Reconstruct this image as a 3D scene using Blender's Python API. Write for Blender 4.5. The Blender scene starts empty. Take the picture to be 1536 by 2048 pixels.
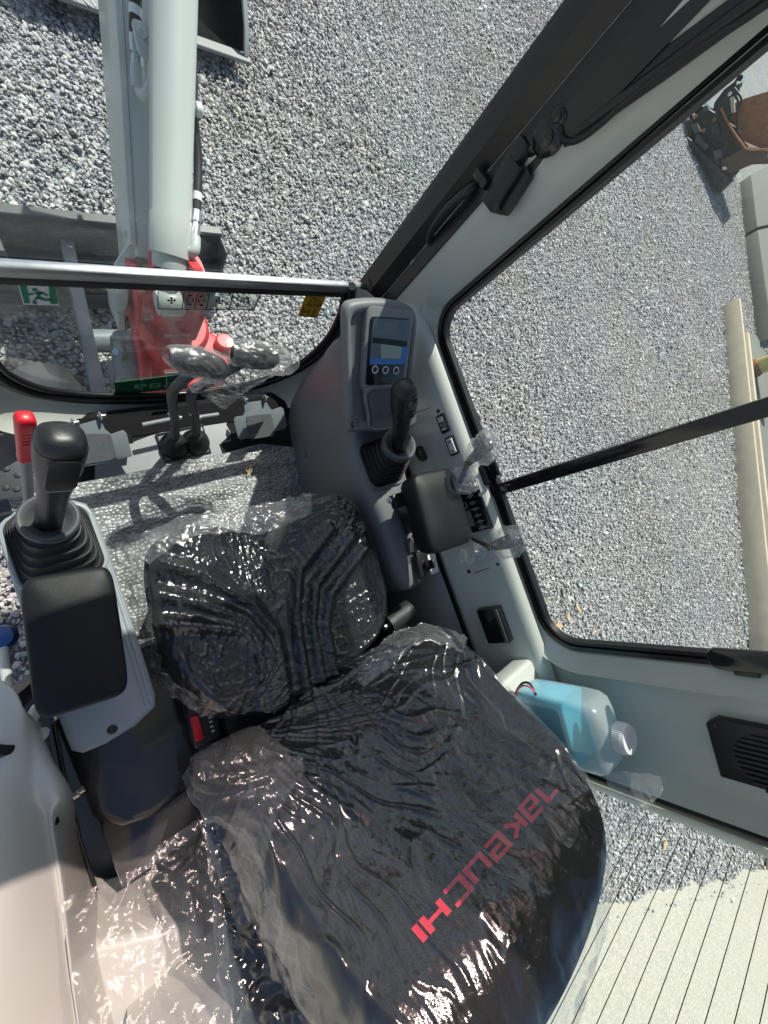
import bpy, bmesh, math, random
import numpy as np
from mathutils import Vector, Matrix, noise as mnoise
random.seed(7); rng = np.random.default_rng(7)
R_ = math.radians
scene = bpy.context.scene
col = scene.collection

# ------------------------------------------------------------------ camera, sky, sun, exposure
CAM = np.array([0.0, 0.0, 1.35])                       # metres above the cab floor (z = 0)
_nad = np.array([250 - 768, -(1208 - 1024)]); _vx = np.array([1825 - 768, -(638 - 1024)])
FPX = float(np.sqrt(-np.dot(_nad, _vx)))                # focal length in pixels of a 1536 px wide picture
def _dir(v):
    v = np.array([v[0], v[1], -FPX]); return v / np.linalg.norm(v)
_Z = -_dir(_nad); _X = _dir(_vx); _X = _X - _Z * np.dot(_X, _Z); _X /= np.linalg.norm(_X); _Y = np.cross(_Z, _X)
CR = np.stack([_X, _Y, _Z])                             # camera axes -> world axes
cam_d = bpy.data.cameras.new('camera'); cam = bpy.data.objects.new('camera', cam_d); col.objects.link(cam)
m4 = Matrix.Identity(4)
for i in range(3):
    for j in range(3): m4[i][j] = CR[i, j]
m4.translation = Vector(CAM); cam.matrix_world = m4
cam_d.sensor_fit = 'HORIZONTAL'; cam_d.sensor_width = 36.0; cam_d.lens = 36.0 * FPX / 1536.0
cam_d.clip_start = 0.01; cam_d.clip_end = 3000
scene.camera = cam

SUN_EL = R_(55); SUN_AZ = np.array([0.60, 0.80])        # horizontal direction towards the sun
world = bpy.data.worlds.new('World'); scene.world = world; world.use_nodes = True
wn = world.node_tree.nodes; wl = world.node_tree.links; wn.clear()
wo = wn.new('ShaderNodeOutputWorld'); wb = wn.new('ShaderNodeBackground'); ws = wn.new('ShaderNodeTexSky')
ws.sky_type = 'NISHITA'; ws.sun_disc = False; ws.sun_elevation = SUN_EL
ws.sun_rotation = math.atan2(SUN_AZ[0], SUN_AZ[1]); ws.air_density = 1.0; ws.dust_density = 2.0; ws.ozone_density = 1.0
wb.inputs['Strength'].default_value = 0.10
wl.new(ws.outputs[0], wb.inputs[0]); wl.new(wb.outputs[0], wo.inputs[0])
sd = bpy.data.lights.new('sun', 'SUN'); sd.energy = 4.6; sd.angle = R_(0.53); sd.color = (1.0, 0.955, 0.89)
sun = bpy.data.objects.new('sun', sd); col.objects.link(sun)
_s = Vector((SUN_AZ[0] * math.cos(SUN_EL), SUN_AZ[1] * math.cos(SUN_EL), math.sin(SUN_EL)))
sun.rotation_euler = _s.to_track_quat('Z', 'Y').to_euler(); sun.location = (8, 10, 20)
vs = scene.view_settings
vs.view_transform = 'Standard'; vs.look = 'None'; vs.gamma = 1.0; vs.exposure = 0.42; vs.use_curve_mapping = False
scene.cycles.use_denoising = True
scene.cycles.max_bounces = 8; scene.cycles.transparent_max_bounces = 24
scene.cycles.diffuse_bounces = 5; scene.cycles.glossy_bounces = 4
scene.cycles.caustics_reflective = False; scene.cycles.caustics_refractive = False
scene.cycles.sample_clamp_indirect = 6.0

# ------------------------------------------------------------------ measuring: where a picture ray meets a plane of the place
def ray(px, py): return CR @ np.array([px - 768.0, -(py - 1024.0), -FPX])
def P(px, py, x=None, y=None, z=None):
    r = ray(px, py)
    t = (z - CAM[2]) / r[2] if z is not None else (x / r[0] if x is not None else y / r[1])
    return Vector(CAM + r * t)
def PP(px, py, o, n):                                   # ray with any plane
    r = Vector(ray(px, py)); c = Vector(CAM); t = (Vector(o) - c).dot(Vector(n)) / r.dot(Vector(n)); return c + r * t

# ------------------------------------------------------------------ materials
def node_mat(name):
    m = bpy.data.materials.new(name); m.use_nodes = True
    return m, m.node_tree.nodes, m.node_tree.links, m.node_tree.nodes['Principled BSDF']
def N(nt, t, **kw):
    n = nt.new(t)
    for k, v in kw.items():
        if k in n.inputs.keys() if isinstance(k, str) else False: n.inputs[k].default_value = v
        else: setattr(n, k, v)
    return n
def mat(name, c, rough=.5, metal=0., var=.12, vscale=18., bump=0., bscale=200., spec=.5, dirt=None, coat=0.):
    m, nt, lk, b = node_mat(name)
    b.inputs['Metallic'].default_value = metal
    b.inputs['Specular IOR Level'].default_value = spec
    b.inputs['Coat Weight'].default_value = coat
    tc = nt.new('ShaderNodeTexCoord')
    n1 = nt.new('ShaderNodeTexNoise'); n1.inputs['Scale'].default_value = vscale; n1.inputs['Detail'].default_value = 6
    lk.new(tc.outputs['Object'], n1.inputs['Vector'])
    mx = nt.new('ShaderNodeMix'); mx.data_type = 'RGBA'
    mx.inputs[6].default_value = (*[min(1, x * (1 - var)) for x in c], 1); mx.inputs[7].default_value = (*[min(1, x * (1 + var)) for x in c], 1)
    lk.new(n1.outputs['Fac'], mx.inputs[0])
    last = mx.outputs[2]
    if dirt:                                            # worn specks with a shape of their own
        n3 = nt.new('ShaderNodeTexNoise'); n3.inputs['Scale'].default_value = dirt[1]; n3.inputs['Detail'].default_value = 8; n3.inputs['Roughness'].default_value = .7
        lk.new(tc.outputs['Object'], n3.inputs['Vector'])
        rp = nt.new('ShaderNodeValToRGB'); rp.color_ramp.elements[0].position = dirt[2]; rp.color_ramp.elements[1].position = dirt[2] + .12
        lk.new(n3.outputs['Fac'], rp.inputs[0])
        m2 = nt.new('ShaderNodeMix'); m2.data_type = 'RGBA'; m2.inputs[7].default_value = (*dirt[0], 1)
        lk.new(rp.outputs[0], m2.inputs[0]); lk.new(last, m2.inputs[6]); last = m2.outputs[2]
    lk.new(last, b.inputs['Base Color'])
    mr = nt.new('ShaderNodeMapRange'); mr.inputs['To Min'].default_value = max(.02, rough - .08); mr.inputs['To Max'].default_value = min(1, rough + .1)
    lk.new(n1.outputs['Fac'], mr.inputs[0]); lk.new(mr.outputs[0], b.inputs['Roughness'])
    if bump:
        n2 = nt.new('ShaderNodeTexNoise'); n2.inputs['Scale'].default_value = bscale; n2.inputs['Detail'].default_value = 3
        lk.new(tc.outputs['Object'], n2.inputs['Vector'])
        bp = nt.new('ShaderNodeBump'); bp.inputs['Strength'].default_value = bump; bp.inputs['Distance'].default_value = .002
        lk.new(n2.outputs['Fac'], bp.inputs['Height']); lk.new(bp.outputs[0], b.inputs['Normal'])
    return m
M = {}
M['panel'] = mat('cab_grey_paint', (.58, .60, .55), .32, var=.05, vscale=6, bump=.05, bscale=350, coat=.25)
M['pod'] = mat('pod_grey_plastic', (.18, .188, .194), .48, var=.05, bump=.12, bscale=900)
M['pod_dark'] = mat('pod_dark_grey_plastic', (.075, .083, .09), .5, var=.06, bump=.12, bscale=900)
M['lconsole'] = mat('console_light_grey_plastic', (.30, .335, .355), .42, var=.05, bump=.1, bscale=900)
M['black'] = mat('black_plastic', (.014, .015, .017), .36, var=.2, bump=.12, bscale=700)
M['blackgloss'] = mat('black_gloss_plastic', (.012, .013, .015), .12, var=.2)
M['armrest'] = mat('armrest_black_vinyl', (.010, .011, .012), .40, var=.25, bump=.22, bscale=1100, spec=.28)
M['rubber'] = mat('black_rubber', (.017, .018, .02), .52, var=.25, bump=.1, bscale=500)
M['seal'] = mat('window_seal_rubber', (.010, .011, .012), .33, var=.2)
M['floor'] = mat('dark_floor_paint', (.045, .050, .055), .42, var=.2, vscale=9, dirt=((.16, .17, .17), 60, .68), bump=.1)
M['blackfloor'] = mat('black_floor_rubber', (.016, .017, .018), .85, var=.3, vscale=12, dirt=((.05, .05, .05), 50, .68), bump=.2, spec=.15)
M['floorblack'] = mat('matt_black_floor', (.012, .0125, .013), .95, var=.3, spec=.08)
M['box'] = mat('seat_base_dark_paint', (.030, .031, .038), .14, var=.1, coat=.6)
M['plate'] = mat('bare_grey_floor_plate', (.21, .225, .235), .45, var=.15, dirt=((.12, .12, .12), 40, .62))
M['pedal'] = mat('pedal_grey_paint', (.17, .20, .215), .38, var=.08, dirt=((.5, .5, .5), 90, .72))
M['steel'] = mat('zinc_steel', (.60, .62, .62), .28, metal=1., var=.12, vscale=60)
M['alu'] = mat('brushed_aluminium', (.52, .54, .55), .36, metal=1., var=.06, vscale=40)
M['boom'] = mat('boom_pale_grey_paint', (.50, .545, .52), .38, var=.05, vscale=4, coat=.15, dirt=((.33, .35, .33), 30, .74))
M['bladepaint'] = mat('blade_grey_paint', (.055, .066, .07), .40, var=.10, vscale=8, dirt=((.30, .31, .30), 30, .68))
M['greysteel'] = mat('grey_arm_paint', (.17, .205, .215), .42, var=.1, dirt=((.42, .44, .44), 50, .7))
M['red'] = mat('red_machine_paint', (.60, .028, .042), .46, var=.14, vscale=9, coat=.05, dirt=((.30, .06, .06), 40, .70))
M['redplastic'] = mat('red_plastic', (.62, .012, .025), .34, var=.06)
M['bucketblack'] = mat('bucket_black_paint', (.012, .014, .014), .13, var=.3, coat=.3, dirt=((.05, .052, .05), 25, .72))
M['edge'] = mat('ground_steel_edge', (.22, .23, .235), .55, metal=.3, var=.2, dirt=((.2, .19, .18), 40, .66))
M['rust'] = mat('rusty_steel', (.33, .135, .055), .72, var=.55, vscale=9, bump=.3, bscale=90, dirt=((.27, .14, .08), 14, .62))
M['rustdark'] = mat('caked_brown_steel', (.11, .062, .04), .8, var=.5, vscale=7, bump=.4, bscale=60, dirt=((.20, .14, .09), 10, .62))
M['greenblack'] = mat('hitch_dark_paint', (.010, .015, .015), .45, var=.4, dirt=((.10, .085, .06), 10, .68))
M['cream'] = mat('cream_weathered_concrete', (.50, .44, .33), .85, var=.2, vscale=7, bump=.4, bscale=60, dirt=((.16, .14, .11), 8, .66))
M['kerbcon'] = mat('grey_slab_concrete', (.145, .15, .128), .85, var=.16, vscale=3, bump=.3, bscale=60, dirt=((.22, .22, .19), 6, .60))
M['yellow'] = mat('yellow_pole_paint', (.66, .56, .20), .5, var=.12)
M['fabric'] = mat('seat_black_fabric', (.011, .011, .013), .90, var=.4, vscale=700, bump=.6, bscale=900, spec=.2)
M['logo'] = mat('logo_red_print', (.60, .018, .050), .75, var=.10, vscale=300)
M['white'] = mat('white_plastic', (.78, .79, .79), .4, var=.04)
M['mark'] = mat('white_marking', (.75, .76, .76), .5, var=.05)
M['whiteglyph'] = mat('glyph_white', (.70, .72, .72), .5, var=.04)
M['darkglyph'] = mat('glyph_black', (.012, .012, .012), .5, var=.1)
M['green'] = mat('sign_green', (.012, .22, .10), .42, var=.05)
M['plategreen'] = mat('plate_green', (.015, .12, .055), .30, var=.15)
M['plateline'] = mat('plate_green_line', (.22, .46, .30), .4, var=.05)
M['warn'] = mat('warning_yellow', (.72, .42, .015), .45, var=.06)
M['cord'] = mat('tan_cord', (.55, .40, .20), .8, var=.15)
M['copper'] = mat('gold_tie', (.55, .40, .18), .4, metal=.3, var=.2)
M['hose'] = mat('hydraulic_hose', (.016, .018, .019), .38, var=.2, bump=.2, bscale=400)
M['belt'] = mat('seat_belt', (.03, .031, .034), .35, var=.3, bump=.5, bscale=600)
M['blue'] = mat('blue_cap', (.02, .10, .32), .35, var=.15)
M['pinkwire'] = mat('pink_wire', (.75, .12, .20), .4, var=.05)
M['rock'] = mat('big_rock', (.40, .38, .33), .8, var=.25, vscale=12, bump=.6, bscale=40)
M['leafdry'] = mat('dry_leaf', (.50, .36, .17), .8, var=.35, vscale=40)
M['griptape'] = mat('pedal_grip_pad', (.10, .105, .11), .9, var=.9, vscale=420, bump=.7, bscale=500)

def fresnel(nt, lk, ior):                               # same reflectance from either side of a thin sheet
    ge = nt.new('ShaderNodeNewGeometry'); mr = nt.new('ShaderNodeMapRange'); mr.inputs['To Min'].default_value = ior; mr.inputs['To Max'].default_value = 1 / ior
    lk.new(ge.outputs['Backfacing'], mr.inputs[0]); fr = nt.new('ShaderNodeFresnel'); lk.new(mr.outputs[0], fr.inputs['IOR']); return fr
def glass_mat(name, tint, refl=1.0, haze=0.0, rough=.005):
    m, nt, lk, b = node_mat(name); nt.remove(b)
    out = nt['Material Output']
    tr = nt.new('ShaderNodeBsdfTransparent'); tr.inputs[0].default_value = (*tint, 1)
    gl = nt.new('ShaderNodeBsdfGlossy'); gl.inputs['Roughness'].default_value = rough; gl.inputs[0].default_value = (refl, refl, refl, 1)
    fr = fresnel(nt, lk, 1.5)
    mx = nt.new('ShaderNodeMixShader'); lk.new(fr.outputs[0], mx.inputs[0]); lk.new(tr.outputs[0], mx.inputs[1]); lk.new(gl.outputs[0], mx.inputs[2])
    last = mx
    if haze:                                            # dust on the pane
        d0 = nt.new('ShaderNodeBsdfDiffuse'); d0.inputs[0].default_value = (.7, .75, .74, 1); t0_ = nt.new('ShaderNodeBsdfTranslucent'); t0_.inputs[0].default_value = (.7, .76, .75, 1)
        df = nt.new('ShaderNodeMixShader'); df.inputs[0].default_value = .5; lk.new(d0.outputs[0], df.inputs[1]); lk.new(t0_.outputs[0], df.inputs[2])
        tc = nt.new('ShaderNodeTexCoord'); nz = nt.new('ShaderNodeTexNoise'); nz.inputs['Scale'].default_value = 5; nz.inputs['Detail'].default_value = 8
        mp = nt.new('ShaderNodeMapping'); mp.inputs['Scale'].default_value = (2.6, 1., .7); nz.inputs['Distortion'].default_value = .6; lk.new(tc.outputs['Object'], mp.inputs[0]); lk.new(mp.outputs[0], nz.inputs['Vector'])
        mr = nt.new('ShaderNodeMapRange'); mr.inputs['From Min'].default_value = .42; mr.inputs['From Max'].default_value = .75; mr.inputs['To Min'].default_value = haze * .3; mr.inputs['To Max'].default_value = haze * 1.6
        lk.new(nz.outputs['Fac'], mr.inputs[0])
        m2 = nt.new('ShaderNodeMixShader'); lk.new(mr.outputs[0], m2.inputs[0]); lk.new(mx.outputs[0], m2.inputs[1]); lk.new(df.outputs[0], m2.inputs[2]); last = m2
    lk.new(last.outputs[0], out.inputs['Surface'])
    return m
M['glass'] = glass_mat('window_glass', (.90, .95, .905), 1., .035)
M['glasslow'] = glass_mat('lower_window_glass', (.90, .945, .905), 1., .06)
M['sky_glass'] = glass_mat('roof_hatch_tinted_glass', (.90, .73, .71), 1., 0)  # reddish tint added to throw pink light on the trim and seat
M['clearfilm'] = glass_mat('clear_sticker_film', (.80, .82, .82), .6, .03, .1)

def film_mat(name, scale=1., fog=.03, rough=.10, bump=.6, sheen=.75):
    m, nt, lk, b = node_mat(name); nt.remove(b)
    out = nt['Material Output']
    tc = nt.new('ShaderNodeTexCoord')
    mp = nt.new('ShaderNodeMapping'); lk.new(tc.outputs['Object'], mp.inputs[0])
    n0 = nt.new('ShaderNodeTexNoise'); n0.inputs['Scale'].default_value = 9 * scale; n0.inputs['Detail'].default_value = 2
    lk.new(mp.outputs[0], n0.inputs['Vector'])
    ad = nt.new('ShaderNodeVectorMath'); ad.operation = 'MULTIPLY_ADD'; ad.inputs[1].default_value = (.10, .10, .10)
    lk.new(n0.outputs['Color'], ad.inputs[0]); lk.new(mp.outputs[0], ad.inputs[2])
    v1 = nt.new('ShaderNodeTexVoronoi'); v1.feature = 'DISTANCE_TO_EDGE'; v1.inputs['Scale'].default_value = 42 * scale
    lk.new(ad.outputs[0], v1.inputs['Vector'])
    v2 = nt.new('ShaderNodeTexNoise'); v2.inputs['Scale'].default_value = 120 * scale; v2.inputs['Detail'].default_value = 5; v2.inputs['Roughness'].default_value = .62; v2.inputs['Distortion'].default_value = 1.2
    lk.new(ad.outputs[0], v2.inputs['Vector'])
    sm = nt.new('ShaderNodeMath'); sm.operation = 'MULTIPLY_ADD'; sm.inputs[1].default_value = .55
    lk.new(v1.outputs['Distance'], sm.inputs[0]); lk.new(v2.outputs['Fac'], sm.inputs[2])
    bp = nt.new('ShaderNodeBump'); bp.inputs['Strength'].default_value = bump; bp.inputs['Distance'].default_value = .006
    lk.new(sm.outputs[0], bp.inputs['Height'])
    tr = nt.new('ShaderNodeBsdfTransparent'); tr.inputs[0].default_value = (.95, .955, .96, 1)
    gl = nt.new('ShaderNodeBsdfGlossy'); gl.inputs['Roughness'].default_value = rough; gl.inputs[0].default_value = (1, 1, 1, 1)
    lk.new(bp.outputs[0], gl.inputs['Normal'])
    g2 = nt.new('ShaderNodeBsdfGlossy'); g2.inputs['Roughness'].default_value = .26; g2.inputs[0].default_value = (1, 1, 1, 1)
    gm_ = nt.new('ShaderNodeMixShader'); gm_.inputs[0].default_value = .10; lk.new(gl.outputs[0], gm_.inputs[1]); lk.new(g2.outputs[0], gm_.inputs[2]); gl = gm_
    fr = fresnel(nt, lk, 1.62); lk.new(bp.outputs[0], fr.inputs['Normal'])
    fm = nt.new('ShaderNodeMath'); fm.operation = 'MULTIPLY_ADD'; fm.inputs[1].default_value = sheen; fm.inputs[2].default_value = .004; fm.use_clamp = True
    lk.new(fr.outputs[0], fm.inputs[0]); fmn = nt.new('ShaderNodeMath'); fmn.operation = 'MINIMUM'; fmn.inputs[1].default_value = .22; lk.new(fm.outputs[0], fmn.inputs[0])
    mx = nt.new('ShaderNodeMixShader'); lk.new(fmn.outputs[0], mx.inputs[0]); lk.new(tr.outputs[0], mx.inputs[1]); lk.new(gl.outputs[0], mx.inputs[2])
    df = nt.new('ShaderNodeBsdfDiffuse'); df.inputs[0].default_value = (.86, .87, .88, 1); lk.new(bp.outputs[0], df.inputs['Normal'])
    tl = nt.new('ShaderNodeBsdfTranslucent'); tl.inputs[0].default_value = (.86, .87, .88, 1)
    m2 = nt.new('ShaderNodeMixShader'); m2.inputs[0].default_value = .5; lk.new(df.outputs[0], m2.inputs[1]); lk.new(tl.outputs[0], m2.inputs[2])
    m3 = nt.new('ShaderNodeMixShader'); m3.inputs[0].default_value = fog; lk.new(mx.outputs[0], m3.inputs[1]); lk.new(m2.outputs[0], m3.inputs[2])
    lk.new(m3.outputs[0], out.inputs['Surface'])
    return m
M['film'] = film_mat('seat_film', 1., .002, .10, .13, 1.5)
M['filmloose'] = film_mat('loose_film', 1.2, .05, .09, .2, .7)
M['bag'] = film_mat('lever_bag_film', 2.2, .13, .08, .2, 1.7)

# ------------------------------------------------------------------ object helpers
WL = {}                                                 # world origin of each object
def _link(o, parent, label, cat, group, kind):
    col.objects.link(o)
    if parent is not None: o.parent = parent
    if label: o['label'] = label
    if cat: o['category'] = cat
    if group: o['group'] = group
    if kind: o['kind'] = kind
    return o
def thing(name, label, cat, loc=(0, 0, 0), group=None):
    o = bpy.data.objects.new(name, None); o.empty_display_size = .05
    o.location = Vector(loc); WL[o.name] = Vector(loc)
    return _link(o, None, label, cat, group, None)
def finish(name, me, material, parent=None, label=None, cat=None, group=None, kind=None, smooth=38):
    org = WL[parent.name] if parent is not None else None
    if org is not None: me.transform(Matrix.Translation(-org))
    if material is not None: me.materials.append(M[material] if isinstance(material, str) else material)
    if smooth:
        me.polygons.foreach_set('use_smooth', [True] * len(me.polygons))
        if smooth < 180: me.set_sharp_from_angle(angle=R_(smooth))
    me.update()
    o = bpy.data.objects.new(name, me)
    WL[o.name] = org if org is not None else Vector((0, 0, 0))
    return _link(o, parent, label, cat, group, kind)
def build(name, bm, material, parent=None, mx=None, **kw):
    if mx is not None: bm.transform(mx)
    bmesh.ops.recalc_face_normals(bm, faces=bm.faces)
    me = bpy.data.meshes.new(name); bm.to_mesh(me); bm.free()
    return finish(name, me, material, parent, **kw)
def raw(name, v, f, material, parent=None, fixn=False, **kw):
    me = bpy.data.meshes.new(name); me.from_pydata([tuple(map(float, p)) for p in v], [], [tuple(map(int, q)) for q in f]); me.update()
    if fixn:
        bm = bmesh.new(); bm.from_mesh(me); bmesh.ops.recalc_face_normals(bm, faces=bm.faces); bm.to_mesh(me); bm.free()
    return finish(name, me, material, parent, **kw)
def frame(o, ex, ey):
    ex = Vector(ex).normalized(); ez = ex.cross(Vector(ey)).normalized(); ey = ez.cross(ex)
    m = Matrix.Identity(4)
    for i in range(3): m[i][0] = ex[i]; m[i][1] = ey[i]; m[i][2] = ez[i]
    m.translation = Vector(o); return m
def bbox(size, r=.004, seg=2, c=(0, 0, 0)):
    bm = bmesh.new(); bmesh.ops.create_cube(bm, size=1.0)
    for v in bm.verts: v.co = Vector((v.co.x * size[0] + c[0], v.co.y * size[1] + c[1], v.co.z * size[2] + c[2]))
    if r > 0: bmesh.ops.bevel(bm, geom=bm.edges[:], offset=min(r, min(size) * .45), segments=seg, profile=.5, affect='EDGES')
    return bm
def box(name, lo, hi, material, parent=None, r=.004, seg=2, **kw):
    lo = Vector(lo); hi = Vector(hi)
    return build(name, bbox(tuple(hi - lo), r, seg, tuple((lo + hi) / 2)), material, parent, **kw)
def obox(name, o, ex, ey, size, material, parent=None, r=.003, seg=2, **kw):
    return build(name, bbox(size, r, seg), material, parent, frame(o, ex, ey), **kw)
def prism_bm(poly, z0, z1, r=0, seg=2):
    bm = bmesh.new(); vs = [bm.verts.new((p[0], p[1], z0)) for p in poly]; f = bm.faces.new(vs)
    g = bmesh.ops.extrude_face_region(bm, geom=[f]); nv = [e for e in g['geom'] if isinstance(e, bmesh.types.BMVert)]
    bmesh.ops.translate(bm, verts=nv, vec=(0, 0, z1 - z0))
    if r > 0:
        ed = [e for e in bm.edges if abs(e.verts[0].co.z - e.verts[1].co.z) < 1e-6]
        bmesh.ops.bevel(bm, geom=ed, offset=r, segments=seg, profile=.5, affect='EDGES')
    return bm
def prism(name, poly, z0, z1, material, parent=None, mx=None, r=0, seg=2, **kw):
    return build(name, prism_bm(poly, z0, z1, r, seg), material, parent, mx, **kw)
def rrect(w, h, r, n=5, cx=0, cy=0):
    out = []
    for k, (sx, sy) in enumerate(((1, 1), (-1, 1), (-1, -1), (1, -1))):
        for i in range(n + 1):
            a = math.pi / 2 * (k + i / n)
            out.append((cx + sx * (w / 2 - r) + r * math.cos(a), cy + sy * (h / 2 - r) + r * math.sin(a)))
    return out
def spline(pts, n=8, closed=False):
    P_ = [Vector(p) for p in pts]; L = len(P_); out = []
    rg = range(L) if closed else range(L - 1)
    for i in rg:
        g = (lambda k: P_[k % L]) if closed else (lambda k: P_[max(0, min(L - 1, k))])
        p0, p1, p2, p3 = g(i - 1), g(i), g(i + 1), g(i + 2)
        for j in range(n):
            t = j / n
            out.append(.5 * ((2 * p1) + (p2 - p0) * t + (2 * p0 - 5 * p1 + 4 * p2 - p3) * t * t + (3 * p1 - p0 - 3 * p2 + p3) * t ** 3))
    if not closed: out.append(P_[-1])
    return out
def tube_data(path, rad, n=12, cap=True):
    path = [Vector(p) for p in path]; L = len(path)
    if not hasattr(rad, '__len__'): rad = [rad] * L
    up = None; v = []; f = []
    for i, p in enumerate(path):
        t = (path[min(i + 1, L - 1)] - path[max(i - 1, 0)]).normalized()
        if up is None:
            up = t.orthogonal().normalized()
        up = (up - t * up.dot(t)).normalized(); sd_ = t.cross(up)
        for k in range(n):
            a = 2 * math.pi * k / n; v.append(p + (up * math.cos(a) + sd_ * math.sin(a)) * rad[i])
    for i in range(L - 1):
        for k in range(n): f.append((i * n + k, i * n + (k + 1) % n, (i + 1) * n + (k + 1) % n, (i + 1) * n + k))
    if cap: f.append(tuple(range(n - 1, -1, -1))); f.append(tuple(range((L - 1) * n, L * n)))
    return v, f
def tube(name, path, rad, material, parent=None, n=12, **kw):
    v, f = tube_data(path, rad, n); return raw(name, v, f, material, parent, fixn=True, **kw)
def loft(name, rings, material, parent=None, cap0=True, cap1=True, **kw):
    n = len(rings[0]); v = [p for r in rings for p in r]; f = []
    for i in range(len(rings) - 1):
        for k in range(n): f.append((i * n + k, i * n + (k + 1) % n, (i + 1) * n + (k + 1) % n, (i + 1) * n + k))
    if cap0: f.append(tuple(range(n - 1, -1, -1)))
    if cap1: f.append(tuple(range((len(rings) - 1) * n, len(rings) * n)))
    return raw(name, v, f, material, parent, fixn=True, **kw)
def sring(c, ex, ey, a, b, e=2., n=32):                 # superellipse ring
    c = Vector(c); ex = Vector(ex); ey = Vector(ey); out = []
    for k in range(n):
        t = 2 * math.pi * k / n; ct, st = math.cos(t), math.sin(t)
        out.append(c + ex * (a * math.copysign(abs(ct) ** (2 / e), ct)) + ey * (b * math.copysign(abs(st) ** (2 / e), st)))
    return out
def lathe(name, prof, o, axis, material, parent=None, n=28, **kw):   # prof: (r, h)
    ax = Vector(axis).normalized(); u = ax.orthogonal().normalized(); w = ax.cross(u); o = Vector(o)
    rings = [[o + ax * h + (u * math.cos(2 * math.pi * k / n) + w * math.sin(2 * math.pi * k / n)) * max(r, 1e-5) for k in range(n)] for r, h in prof]
    return loft(name, rings, material, parent, **kw)
def grid(name, pts, material, parent=None, closed_u=False, **kw):    # pts: array [rows][cols][3]
    a = np.asarray(pts, float); r, c = a.shape[:2]; f = []
    for i in range(r - 1):
        for k in range(c if closed_u else c - 1):
            f.append((i * c + k, i * c + (k + 1) % c, (i + 1) * c + (k + 1) % c, (i + 1) * c + k))
    return raw(name, a.reshape(-1, 3), f, material, parent, **kw)
def thick(o, t, off=0.):
    m = o.modifiers.new('thickness', 'SOLIDIFY'); m.thickness = t; m.offset = off; return o
def bolt(parent, o, ax, r=.006, h=.005, material='steel', name='bolt'):
    return lathe(name, [(0, 0), (r, 0), (r, h * .7), (r * .8, h), (0, h)], o, ax, material, parent, n=6, smooth=20)
def screw(parent, o, ax, r=.0045, material='black'):
    return lathe('screw', [(0, -.001), (r, -.001), (r, .0015), (r * .6, .0028), (0, .003)], o, ax, material, parent, n=14)
def text_mesh(body, size, ext=.0004):
    cu = bpy.data.curves.new('lettering', 'FONT'); cu.body = body; cu.size = size; cu.extrude = ext; cu.align_x = 'CENTER'; cu.align_y = 'CENTER'
    o = bpy.data.objects.new('lettering', cu); col.objects.link(o); bpy.context.view_layer.update()
    dg = bpy.context.evaluated_depsgraph_get(); me = bpy.data.meshes.new_from_object(o.evaluated_get(dg))
    bpy.data.objects.remove(o); bpy.data.curves.remove(cu); return me

# numpy gradient-ish noise for wrinkles
_perm = rng.permutation(512); _g = rng.normal(size=(512, 3)); _g /= np.linalg.norm(_g, axis=1)[:, None]
def gnoise(p):
    p = np.asarray(p, float); i = np.floor(p).astype(int); f = p - i; u = f * f * f * (f * (f * 6 - 15) + 10); s = 0
    for dx in (0, 1):
        for dy in (0, 1):
            for dz in (0, 1):
                h = _perm[(_perm[(_perm[(i[..., 0] + dx) % 512] + i[..., 1] + dy) % 512] + i[..., 2] + dz) % 512]
                g = _g[h]; d = f - np.array([dx, dy, dz]); w = (u[..., 0] if dx else 1 - u[..., 0]) * (u[..., 1] if dy else 1 - u[..., 1]) * (u[..., 2] if dz else 1 - u[..., 2])
                s = s + w * (g * d).sum(-1)
    return s * 1.6
def wrinkle(p, f=22., stretch=(1, 1, 1), seed=0.):
    q = p * np.array(stretch) * f + seed
    w = np.stack([gnoise(q * .5 + 7), gnoise(q * .5 + 31), gnoise(q * .5 + 57)], -1)
    q = q + w * .9
    ab = lambda n: np.sqrt(n * n + .0025)
    return 1 - ab(gnoise(q)) * 2.2 + .40 * (1 - ab(gnoise(q * 2.3 + 11)) * 2.2)

# ================================================================== THE SETTING
GZ = -0.85                                              # yard level; the cab floor stands 0.85 m above it
def ground_mat():
    m, nt, lk, b = node_mat('yard_gravel'); tc = nt.new('ShaderNodeTexCoord')
    v = nt.new('ShaderNodeTexVoronoi'); v.inputs['Scale'].default_value = 26; lk.new(tc.outputs['Object'], v.inputs['Vector'])
    rp = nt.new('ShaderNodeValToRGB'); e = rp.color_ramp.elements
    e[0].color = (.17, .175, .18, 1); e[1].color = (.52, .53, .53, 1); e.new(.5).color = (.31, .32, .325, 1)
    sp = nt.new('ShaderNodeSeparateColor'); lk.new(v.outputs['Color'], sp.inputs[0]); lk.new(sp.outputs[0], rp.inputs[0])
    n = nt.new('ShaderNodeTexNoise'); n.inputs['Scale'].default_value = .6; n.inputs['Detail'].default_value = 5; lk.new(tc.outputs['Object'], n.inputs['Vector'])
    mx = nt.new('ShaderNodeMix'); mx.data_type = 'RGBA'; mx.blend_type = 'MULTIPLY'; mx.inputs[0].default_value = .5
    lk.new(rp.outputs[0], mx.inputs[6]); lk.new(n.outputs['Color'], mx.inputs[7]); lk.new(mx.outputs[2], b.inputs['Base Color'])
    bp = nt.new('ShaderNodeBump'); bp.inputs['Strength'].default_value = 1.; bp.inputs['Distance'].default_value = .03; bp.invert = True
    lk.new(v.outputs['Distance'], bp.inputs['Height']); lk.new(bp.outputs[0], b.inputs['Normal']); b.inputs['Roughness'].default_value = .9
    return m
M['ground'] = ground_mat()
S = 1500
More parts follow.
